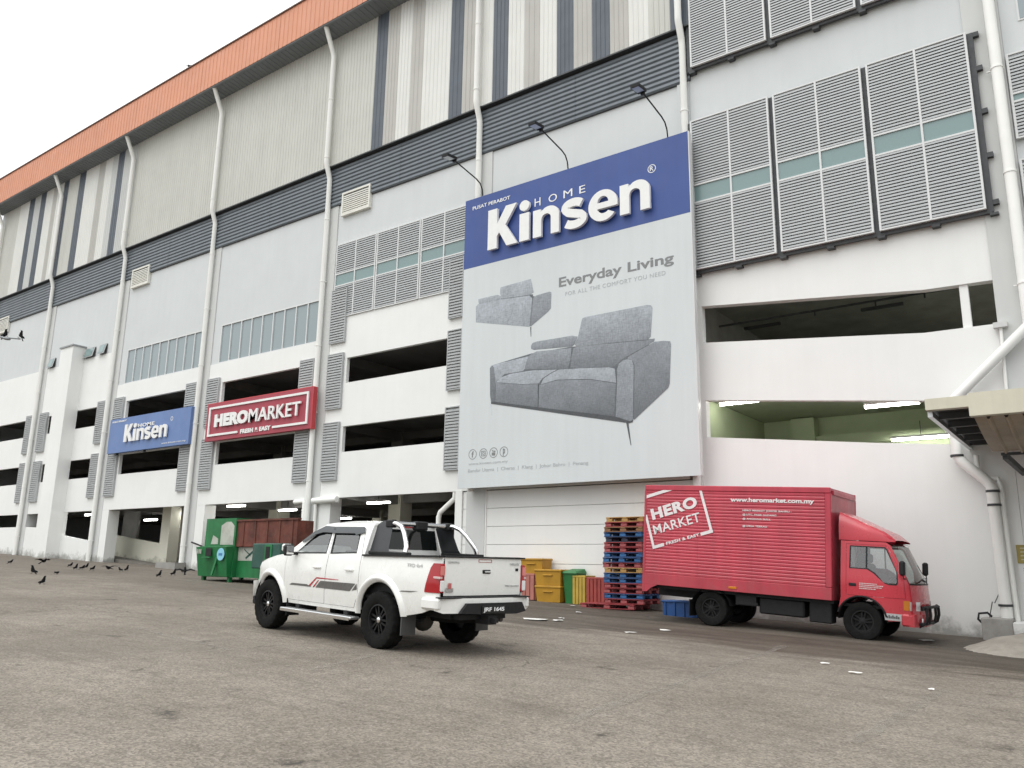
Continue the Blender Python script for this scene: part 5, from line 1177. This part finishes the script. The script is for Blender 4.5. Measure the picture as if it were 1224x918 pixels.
T('axle', MB().tube([(0, -0.8, 0.365), (0, 0.8, 0.365)], 0.07, 8).tube([(3.14, -0.7, 0.40), (3.14, 0.7, 0.40)], 0.05, 8), BLACK, smooth=40)
T('fuel_tank', MB().cbox(1.05, 2.0, -0.86, -0.46, 0.36, 0.70, 0.03), BLACK); T('battery_box', MB().cbox(2.1, 2.55, -0.86, -0.5, 0.30, 0.72, 0.02), BLACK)
T('under_frame', MB().box(0.55, 1.0, -0.9, -0.45, 0.5, 0.76).box(-1.5, 2.6, -0.9, 0.9, 0.70, 0.766), BLACK)
T('side_guard', MB().box(0.6, 1.04, -0.92, -0.88, 0.52, 0.57), BLACK); T('exhaust', MB().tube([(1.0, 0.2, 0.45), (2.8, 0.3, 0.42)], 0.05, 8), AX, smooth=40)

# ------------------------------------------------------------------ waste skip
gb = gz(-24, -3.8)
sk = empty('waste_skip', (-23.5, -3.8, gb), 'green steel waste compactor skip with a rusty red upper panel and stickers', 'skip')
SKG = mat('skip_green', (0.012, 0.17, 0.05), 0.5, var=0.25, scale=2, streak=0.25, dirt=0.35, dirtcol=(0.05,0.09,0.05))
SKR = mat('skip_rust', (0.15, 0.042, 0.028), 0.75, var=0.5, scale=2.2, streak=0.45, dirt=0.8, dirtcol=(0.13,0.075,0.045), bump=0.4)
SKD = mat('skip_dark_green', (0.02, 0.085, 0.065), 0.6, var=0.3, scale=2, dirt=0.3)
SKW = mat('skip_dirty_white', (0.46, 0.47, 0.42), 0.7, var=0.2, scale=2, dirt=0.5)
ya = -4.1
S = lambda n_, mb, m, **k: obj(n_, mb, m, sk, **k)
S('hopper_body', MB().prism([(-25.55, gb+0.16), (-23.82, gb+0.16), (-23.82, 2.98), (-25.50, 2.98)], ya, -2.4), SKG)
S('hopper_front', MB().add([(-25.53, ya-0.002, 2.05), (-23.84, ya-0.002, 2.05), (-23.84, ya-0.30, 2.02), (-25.53, ya-0.30, 2.02), (-25.52, ya-0.002, gb+0.18), (-23.9, ya-0.002, gb+0.18), (-23.9, ya-0.14, gb+0.18), (-25.52, ya-0.14, gb+0.18)], [(0,1,2,3),(7,6,5,4),(0,4,5,1),(1,5,6,2),(2,6,7,3),(3,7,4,0)]), SKG)
S('hopper_rib', MB().obox((-24.42, ya-0.24, (1.98+gb+0.22)/2), (0.04, 0, 0), (0, 0.03, 0), (0.06, 0.075, (1.98-gb-0.22)/2)), SKG)
S('hopper_slot', MB().box(-24.95, -24.62, ya-0.312, ya-0.301, 1.72, 1.98), BLACK)
S('slot_lip', MB().box(-25.05, -24.58, ya-0.40, ya-0.29, 1.66, 1.70), SKG)
S('sticker', MB().prism([(-24.62, 2.10), (-23.90, 2.10), (-23.90, 2.72), (-24.1, 2.86), (-24.35, 2.86), (-24.62, 2.74)], ya-0.008, ya-0.002), SKW)
S('sticker', MB().prism([(-25.15, 2.12), (-24.75, 2.12), (-24.75, 2.30), (-25.05, 2.42)], ya-0.008, ya-0.002), SKW)
S('round_sticker', MB().lathe([(0.0, -0.006), (0.20, -0.005), (0.205, 0.0)], 24, 'y', (-24.12, ya-0.295, 1.78)), mat('sticker_blue', (0.25, 0.55, 0.72), 0.5), smooth=40)
S('round_sticker_mark', MB().box(-24.22, -24.02, ya-0.306, ya-0.302, 1.74, 1.82), mat('sticker_dkblue', (0.06, 0.2, 0.4), 0.5))
for k in range(3): S('stencil_mark', MB().box(-25.44+0.09*k, -25.39+0.09*k, ya-0.31, ya-0.303, 1.80, 1.95), SKW)
S('lower_body', MB().box(-23.818, -20.8, -3.95, -2.9, gb+0.16, 1.58), SKG)
S('white_panel', MB().box(-23.818, -20.85, -3.93, -2.95, 1.585, 2.02), SKW)
for x0, z0, x1, z1 in ((-23.4, 1.66, -22.9, 1.96), (-23.5, 1.95, -23.15, 1.75), (-22.9, 1.68, -22.6, 1.94)):
    S('slash_mark', MB().obox(((x0+x1)/2, -3.933, (z0+z1)/2), ((x1-x0)/2, 0, (z1-z0)/2), (0, 0.003, 0), (0.02, 0, -0.03)), SKD)
S('rust_panel', MB().box(-23.80, -20.75, -4.05, -3.96, 2.04, 2.86), SKR); S('rust_rim', MB().box(-23.82, -20.70, -4.09, -3.94, 2.862, 2.92), SKR)
for k in range(5): S('rust_rib', MB().box(-23.5+0.62*k, -23.42+0.62*k, -4.075, -4.051, 2.06, 2.85), SKR)
S('container_body', MB().box(-23.8, -20.76, -3.955, -3.4, 2.025, 2.85), SKR)
S('side_hopper', MB().cbox(-22.25, -20.9, -4.55, -3.96, 1.35, 2.12, 0.03), SKD); S('side_hopper_frame', MB().box(-21.6, -21.25, -4.58, -4.552, 1.6, 2.08), SKG); S('side_hopper_slot', MB().box(-21.52, -21.33, -4.59, -4.582, 1.66, 2.02), BLACK)
for x in (-25.45, -24.0, -22.4, -20.9):
    for y in (ya+0.05, -2.55 if x < -23.9 else -3.0): S('leg', MB().box(x-0.06, x+0.06, y-0.06, y+0.06, gz(x, y), gb+0.159), SKG)
wire = obj('black_hose', MB().tube([(-32.5, -0.12, 2.35), (-31.4, -0.25, 2.15), (-30.2, -0.5, 2.0), (-28, -1.5, 1.9), (-26.0, -3.2, 1.85), (-25.45, -3.6, 1.85)], 0.035, 6), BLACK, smooth=50); tag(wire, 'black hose running from the downpipe to the green waste skip', 'hose')

# ------------------------------------------------------------------ pallets
def pal_mat(nm, c): return mat(nm, c, 0.65, var=0.22, scale=4, dirt=0.45, dirtcol=tuple(q*0.55+0.03 for q in c))
PM = dict(r=pal_mat('pallet_red', (0.27, 0.032, 0.038)), b=pal_mat('pallet_blue', (0.020, 0.062, 0.17)), n=pal_mat('pallet_pine', (0.42, 0.25, 0.08)), w=pal_mat('pallet_brown', (0.26, 0.13, 0.06)), k=pal_mat('pallet_dark', (0.03, 0.035, 0.06)))
PMC = dict(r=pal_mat('pallet_red_pale', (0.36, 0.09, 0.095)), b=pal_mat('pallet_blue_pale', (0.03, 0.13, 0.32)), n=PM['n'], w=PM['w'], k=PM['k'])
PL = {}
def pallet(x, y, z, rz, kind, label, L=1.16, W=1.0):
    e = empty('pallet', (x, y, z), label, 'pallet', 'pallets stacked behind the truck', (0, 0, rz))
    if kind not in PL:
        PL[kind] = [('deck_board', MB().cbox(-L/2, L/2, -0.065, 0.065, 0, 0.022, 0.003).mesh('deck_board', PM[kind]), [(0, -W/2+0.065+k*(W-0.13)/5, 0.110) for k in range(6)]),
                    ('bearer', MB().cbox(-0.055, 0.055, -W/2, W/2, 0, 0.020, 0.003).mesh('bearer', PM[kind]), [(sx_*(L/2-0.06), 0, 0.0895) for sx_ in (-1, 0, 1)]),
                    ('block', MB().cbox(-0.09, 0.09, -0.06, 0.06, 0, 0.066, 0.006).mesh('block', PMC[kind]), [(sx_*(L/2-0.10), sy_*(W/2-0.07), 0.0225) for sx_ in (-1, 0, 1) for sy_ in (-1, 0, 1)]),
                    ('base_board', MB().cbox(-L/2, L/2, -0.05, 0.05, 0, 0.020, 0.003).mesh('base_board', PM[kind]), [(0, sy_*(W/2-0.055), 0.001) for sy_ in (-1, 0, 1)])]
    for nm, me, locs in PL[kind]:
        for l in locs:
            o = bpy.data.objects.new(nm, me); o.location = l; COL.objects.link(o); o.parent = e
    return e
random.seed(11)
seq = 'rbrrbbnrbbrrkbwrn'
CN = dict(r='red', b='blue', n='yellow pine', w='brown', k='near black')
ordn = ['lowest', 'second', 'third', 'fourth', 'fifth', 'sixth', 'seventh', 'eighth', 'ninth', 'tenth', 'eleventh', 'twelfth', 'thirteenth', 'fourteenth', 'fifteenth', 'sixteenth', 'topmost']
z0 = gz(-11, -0.7)
pallet(-11.32, -0.78, z0+0.012, R(2), 'r', 'red pallet lying on the asphalt under the pallet stack, jutting out to the left', 1.62, 1.0)
PL.clear()
z = z0+0.15
for k, c in enumerate(seq):
    lb = f'{CN[c]} pallet, topmost of the tall pallet stack' if k == 16 else (f'{CN[c]} pallet, lowest of the pallets set squarely in the tall stack' if k == 0 else f'{CN[c]} pallet, {ordn[k]} from the bottom of the tall pallet stack')
    pallet(-10.84+random.uniform(-0.035, 0.035)+(0.04 if k > 13 else 0), -0.70+random.uniform(-0.03, 0.03), z, R(random.uniform(-1.5, 1.5)), c, lb)
    z += 0.1345

# ------------------------------------------------------------------ tubs, bins and crates by the wall
TUBY = mat('tub_yellow', (0.44, 0.235, 0.02), 0.5, var=0.15, scale=3, dirt=0.3, dirtcol=(0.30,0.16,0.03))
def tub(x0, x1, y0, y1, z, h, label, m=TUBY, group='yellow lidded tubs by the wall'):
    e = empty('storage_tub', ((x0+x1)/2, (y0+y1)/2, z), label, 'tub', group)
    t = 0.035; mb = MB()
    mb.add([(x0+t, y0+t, z), (x1-t, y0+t, z), (x1-t, y1-t, z), (x0+t, y1-t, z), (x0, y0, z+h*0.86), (x1, y0, z+h*0.86), (x1, y1, z+h*0.86), (x0, y1, z+h*0.86)], [(3,2,1,0),(4,5,6,7),(0,1,5,4),(1,2,6,5),(2,3,7,6),(3,0,4,7)])
    obj('tub_body', mb, m, e)
    obj('lid', MB().cbox(x0-0.025, x1+0.025, y0-0.025, y1+0.025, z+h*0.862, z+h, 0.015), m, e)
    obj('grip', MB().cbox((x0+x1)/2-0.16, (x0+x1)/2+0.16, y0-0.03, y0+0.01, z+h*0.60, z+h*0.68, 0.008), m, e)
def ribbed(x0, x1, y0, y1, z, h, m, label, n=6):
    e = empty('ribbed_crate', ((x0+x1)/2, (y0+y1)/2, z), label, 'crate', 'ribbed crates by the wall')
    obj('crate_body', MB().box(x0+0.02, x1-0.02, y0+0.02, y1, z, z+h-0.03), m, e)
    obj('rim', MB().cbox(x0, x1, y0, y1+0.01, z+h-0.06, z+h, 0.01), m, e)
    wd = (x1-x0)/n
    for k in range(n): obj('rib', MB().cbox(x0+k*wd+wd*0.12, x0+(k+1)*wd-wd*0.12, y0-0.012, y0+0.021, z+0.01, z+h-0.062, 0.006), m, e)
    for k in range(4): obj('rib', MB().cbox(x1-0.021, x1+0.012, y0+0.05+k*(y1-y0)/4, y0+0.05+(k+0.7)*(y1-y0)/4, z+0.01, z+h-0.062, 0.006), m, e)
g1 = gz(-13.6, -0.4)
tub(-14.02, -13.16, -0.68, -0.10, g1, 0.46, 'lower of the two yellow tubs stacked by the green bin')
tub(-14.04, -13.14, -0.69, -0.09, g1+0.465, 0.46, 'upper of the two yellow tubs stacked by the green bin')
ribbed(-15.05, -14.10, -0.62, -0.05, gz(-14.5, -0.3), 0.76, mat('crate_pink', (0.42, 0.16, 0.13), 0.6, var=0.2, scale=3, dirt=0.3), 'faded pink ribbed crate left of the stacked yellow tubs')
ribbed(-15.60, -15.10, -0.62, -0.05, gz(-15.3, -0.3), 0.72, mat('crate_orange', (0.46, 0.19, 0.03), 0.6, var=0.2, scale=3, dirt=0.3), 'orange ribbed crate partly hidden behind the pickup tail', 4)
tub(-14.66, -13.86, -0.58, -0.06, gz(-14.5, -0.3)+0.93-0.165, 0.44, 'yellow tub on top of the faded pink crate')
ribbed(-12.80, -12.36, -0.60, -0.05, gz(-12.6, -0.3), 0.80, mat('crate_yellow', (0.46, 0.32, 0.05), 0.6, var=0.2, scale=3, dirt=0.3), 'yellow ribbed crate between the green bin and the red crate', 4)
ribbed(-12.34, -11.62, -0.60, -0.05, gz(-12, -0.3), 0.78, mat('crate_red', (0.34, 0.055, 0.045), 0.6, var=0.2, scale=3, dirt=0.3), 'dull red ribbed crate left of the pallet stack', 6)
wb = empty('wheelie_bin', (-13.0, -0.3, gz(-13, -0.3)), 'green waste bin between the yellow tubs and the yellow crate', 'bin')
WG = mat('bin_green', (0.02, 0.16, 0.04), 0.5, var=0.15, scale=3, dirt=0.2)
zg = gz(-13, -0.3)
obj('bin_body', MB().add([(-13.08, -0.52, zg), (-12.72, -0.52, zg), (-12.72, -0.10, zg), (-13.08, -0.10, zg), (-13.13, -0.60, zg+0.84), (-12.67, -0.60, zg+0.84), (-12.67, -0.06, zg+0.84), (-13.13, -0.06, zg+0.84)], [(3,2,1,0),(4,5,6,7),(0,1,5,4),(1,2,6,5),(2,3,7,6),(3,0,4,7)]), WG, wb)
obj('lid', MB().add([(-13.16, -0.64, zg+0.842), (-12.64, -0.64, zg+0.842), (-12.64, -0.05, zg+0.842), (-13.16, -0.05, zg+0.842), (-13.10, -0.60, zg+0.90), (-12.70, -0.60, zg+0.90), (-12.70, -0.08, zg+0.97), (-13.10, -0.08, zg+0.97)], [(3,2,1,0),(4,5,6,7),(0,1,5,4),(1,2,6,5),(2,3,7,6),(3,0,4,7)]), WG, wb)
zc = gz(-8.9, -1.2)
CBL = mat('crate_blue', (0.012, 0.075, 0.26), 0.45, var=0.15, scale=3, dirt=0.2)
bc = empty('plastic_crate', (-8.7, -1.3, zc), 'blue plastic crate on the asphalt behind the rear wheel under the truck', 'crate')
obj('crate_body', MB().box(-9.45, -8.55, -1.70, -1.25, zc, zc+0.34), CBL, bc); obj('rim', MB().cbox(-9.48, -8.52, -1.73, -1.22, zc+0.341, zc+0.39, 0.01), CBL, bc)
for k in range(4): obj('rib', MB().box(-9.40+k*0.25, -9.36+k*0.25, -1.725, -1.701, zc+0.02, zc+0.34), CBL, bc)

# ------------------------------------------------------------------ litter
PAP = mat('paper', (0.72, 0.71, 0.68), 0.8, var=0.1, scale=10)
random.seed(5)
LT = [(-10.41, -5.9, .55, 'large torn white paper on the asphalt behind the pickup'), (-9.94, -5.75, .28, 'strip of white paper just right of the large torn paper'), (-10.92, -3.3, .22, 'white paper scrap near the red base pallet'), (-7.78, -6.57, .30, 'crumpled white paper on the drive lane left of the truck'),
      (-7.59, -5.41, .24, 'flat white paper scrap in front of the truck rear wheel'), (-3.78, -7.93, .16, 'white paper scrap on the lane edge below the truck cab'), (-2.1, -9.41, .08, 'tiny white scrap at the end of the right parking line'), (-3.17, -8.67, .18, 'thin white strip on the asphalt right of the lane edge scrap'),
      (-3.43, -2.14, .34, 'white paper scrap on the ground beyond the truck bull bar'), (-12.26, -1.43, .20, 'white paper scrap at the left end of the red base pallet'), (-10.2, -5.2, .2, 'small white scrap beyond the large torn paper')]
for x, y, s, lb in LT:
    mb = MB(); n = 9; rad = [random.uniform(0.35, 0.6) for _ in range(n)]; st = random.uniform(0, 6); el = random.uniform(0.4, 0.8)
    zz = gz(x, y)+ground_bump(x, y)+0.012
    ps = [(x+s*rad[k]*math.cos(st+2*math.pi*k/n), y+s*el*rad[k]*math.sin(st+2*math.pi*k/n), zz+random.uniform(0, 0.02)) for k in range(n)]
    mb.add([(x, y, zz+0.02)]+ps, [(0, k+1, (k+1) % n+1) for k in range(n)])
    tag(obj('paper_scrap', mb, PAP, smooth=60), lb, 'litter', 'paper litter on the asphalt')

# ------------------------------------------------------------------ birds
BIRD = mat('bird_black', (0.006, 0.006, 0.007), 0.7, spec=0.15, var=0.2, scale=30); BEAK = mat('bird_beak', (0.05, 0.045, 0.04), 0.5)
def bird_meshes(up_=0.0):
    b_ = MB().tube([(-0.05, 0, 0.105), (-0.02, 0, 0.112), (0.03, 0, 0.125+up_*0.3), (0.075, 0, 0.15+up_*0.6), (0.10, 0, 0.178+up_*0.9), (0.125, 0, 0.197+up_), (0.15, 0, 0.196+up_), (0.165, 0, 0.192+up_)], [0.032, 0.046, 0.056, 0.050, 0.036, 0.034, 0.026, 0.008], 10).mesh('bird', BIRD, 60)
    t = MB().add([(-0.05, -0.022, 0.10), (-0.05, 0.022, 0.10), (-0.21, 0.032, 0.062), (-0.21, -0.032, 0.062), (-0.05, -0.02, 0.115), (-0.05, 0.02, 0.115), (-0.21, 0.03, 0.070), (-0.21, -0.03, 0.070)], [(0,1,2,3),(7,6,5,4),(0,4,5,1),(1,5,6,2),(2,6,7,3),(3,7,4,0)]).mesh('tail', BIRD)
    bk = MB().tube([(0.158, 0, 0.193+up_), (0.18, 0, 0.190+up_), (0.205, 0, 0.182+up_)], [0.011, 0.008, 0.002], 6).mesh('beak', BEAK)
    lg = MB().tube([(0.012, 0, 0.085), (0.005, 0, 0.045), (0.012, 0, 0.004)], 0.005, 5).tube([(0.0, 0, 0.005), (0.04, 0, 0.004)], 0.004, 5).mesh('leg', BEAK)
    wg = MB().ellipsoid((-0.035, 0, 0.118), (0.105, 0.012, 0.036), 10, 6, Matrix.Rotation(R(14), 3, 'Y')).mesh('wing', BIRD, 60)
    return b_, t, bk, lg, wg
BMS = [bird_meshes(0.0), bird_meshes(-0.055), bird_meshes(0.03)]
FW = MB().add([(0.05, 0, 0), (-0.06, 0, 0), (0.06, 0.14, 0.05), (-0.07, 0.15, 0.05), (0.0, 0.30, 0.03), (-0.08, 0.27, 0.03), (0.05, 0, 0.012), (-0.06, 0, 0.012), (0.06, 0.14, 0.06), (-0.07, 0.15, 0.06), (0.0, 0.30, 0.036), (-0.08, 0.27, 0.036)], [(0,1,3,2),(2,3,5,4),(6,8,9,7),(8,10,11,9),(0,2,8,6),(2,4,10,8),(4,5,11,10),(5,3,9,11),(3,1,7,9)]).mesh('wing', BIRD)
def bird(x, y, hdg, pose, label, z=None, fly=False, s=1.0, pitch=0):
    e = empty('bird', (x, y, gz(x, y)+0.002 if z is None else z), label, 'bird', 'black birds feeding on the asphalt' if z is None or fly else 'birds perched on the street lamp', (0, R(pitch), R(hdg)))
    e.scale = (s, s, s)
    b_, t, bk, lg, wg = BMS[pose]
    bo = bpy.data.objects.new('body', b_); COL.objects.link(bo); bo.parent = e
    for nm, me, l, sc in [('tail', t, (0,0,0), 1), ('beak', bk, (0,0,0), 1)]:
        o = bpy.data.objects.new(nm, me); COL.objects.link(o); o.parent = e
    for sd_ in (-1, 1):
        o = bpy.data.objects.new('wing', FW if fly else wg); COL.objects.link(o); o.parent = e
        o.location = (0.0, 0.03*sd_, 0.13) if fly else (0, 0.047*sd_, 0)
        if fly: o.scale = (1, sd_, 1)
        else: o.rotation_euler = (0, 0, R(-4*sd_))
        if not fly:
            o = bpy.data.objects.new('leg', lg); COL.objects.link(o); o.parent = e; o.location = (0, 0.024*sd_, 0)
for a in ((-29.41, -7.9, 215, 2, 'large black bird bending forward, left of the white shaft foot', 1.3), (-28.8, -7.37, 10, 1, 'black bird crouching low, right of the bending birds at the left', 0.9), (-24.0, -9.95, 30, 2, 'nearest black bird, standing alone at the lower left', 1.05),
          (-34.56, -4.13, 20, 0, 'black bird at the left end of the row before the white column', 1.0), (-32.64, -4.83, 30, 2, 'second black bird from the left in the row before the white column', 1.0), (-32.29, -4.78, 25, 0, 'third black bird from the left in the row before the white column', 1.0),
          (-33.42, -4.02, 60, 2, 'upright black bird close to the downpipe foot', 1.0), (-31.59, -4.73, 15, 0, 'black bird at the right end of the row before the white column', 1.05), (-31.0, -4.0, 200, 0, 'black bird half hidden behind the right end of the row', 0.9), (-31.55, -3.39, 20, 2, 'black bird alone at the mouth of the ramp', 1.0),
          (-27.32, -4.53, 80, 2, 'black bird facing the ramp column, left of the skip pair', 1.05), (-28.24, -3.41, 35, 2, 'tall black bird left of the green skip', 1.1), (-30.0, -2.0, 170, 1, 'black bird crouching at the kerb block', 0.9), (-37.2, -5.3, 30, 0, 'black bird at the left edge of the picture', 1.0)):
    bird(a[0], a[1], a[2], a[3], a[4], s=a[5]*0.76, pitch=-28 if a[3] == 2 else (-12 if a[3] == 0 else 0))
bird(-32.94, -5.94, 20, 1, 'black bird taking off, right of the bending bird', gz(-32.9, -5.9)+0.18, True, 1.05, -15)
bird(-29.37, -5.3, 190, 1, 'black bird with wings spread before the cream column', gz(-29.4, -5.3)+0.10, True, 1.0)
bird(-26.05, -4.41, 150, 0, 'black bird lifting its wings beside the green skip leg', gz(-26, -4.4)+0.15, True, 1.0, -20)
rb2 = bird(-35.3, 0.4+-1.45, 70, 2, 'lone bird perched on the orange roof fascia', 25.9, False, 1.0)

# ------------------------------------------------------------------ street lamp at the left edge, mostly outside the picture
sl = empty('street_lamp', (-30.2, -12.5, gz(-30.2, -12.5)), 'thin grey street lamp arm reaching in at the left edge', 'street lamp')
LG = mat('galvanised', (0.30, 0.31, 0.32), 0.5, 0.5)
obj('pole', MB().tube([(-30.2, -12.5, gz(-30.2, -12.5)), (-30.2, -12.5, 8.5)], [0.09, 0.05], 10), LG, sl, smooth=50)
obj('arm', MB().tube([(-30.2, -12.5, 8.45), (-29.6, -11.0, 8.62), (-29.19, -10.02, 8.69), (-28.97, -9.48, 8.72)], 0.025, 8), LG, sl, smooth=50)
obj('lamp_head', MB().ellipsoid((-29.12, -9.85, 8.66), (0.07, 0.14, 0.04)), LG, sl, smooth=60)
bird(-29.12, -9.84, 35, 2, 'left one of the two birds on the street lamp arm', 8.735, False, 0.95, -45)
bird(-28.99, -9.55, 215, 2, 'right one of the two birds on the street lamp arm', 8.745, False, 0.95, -50)
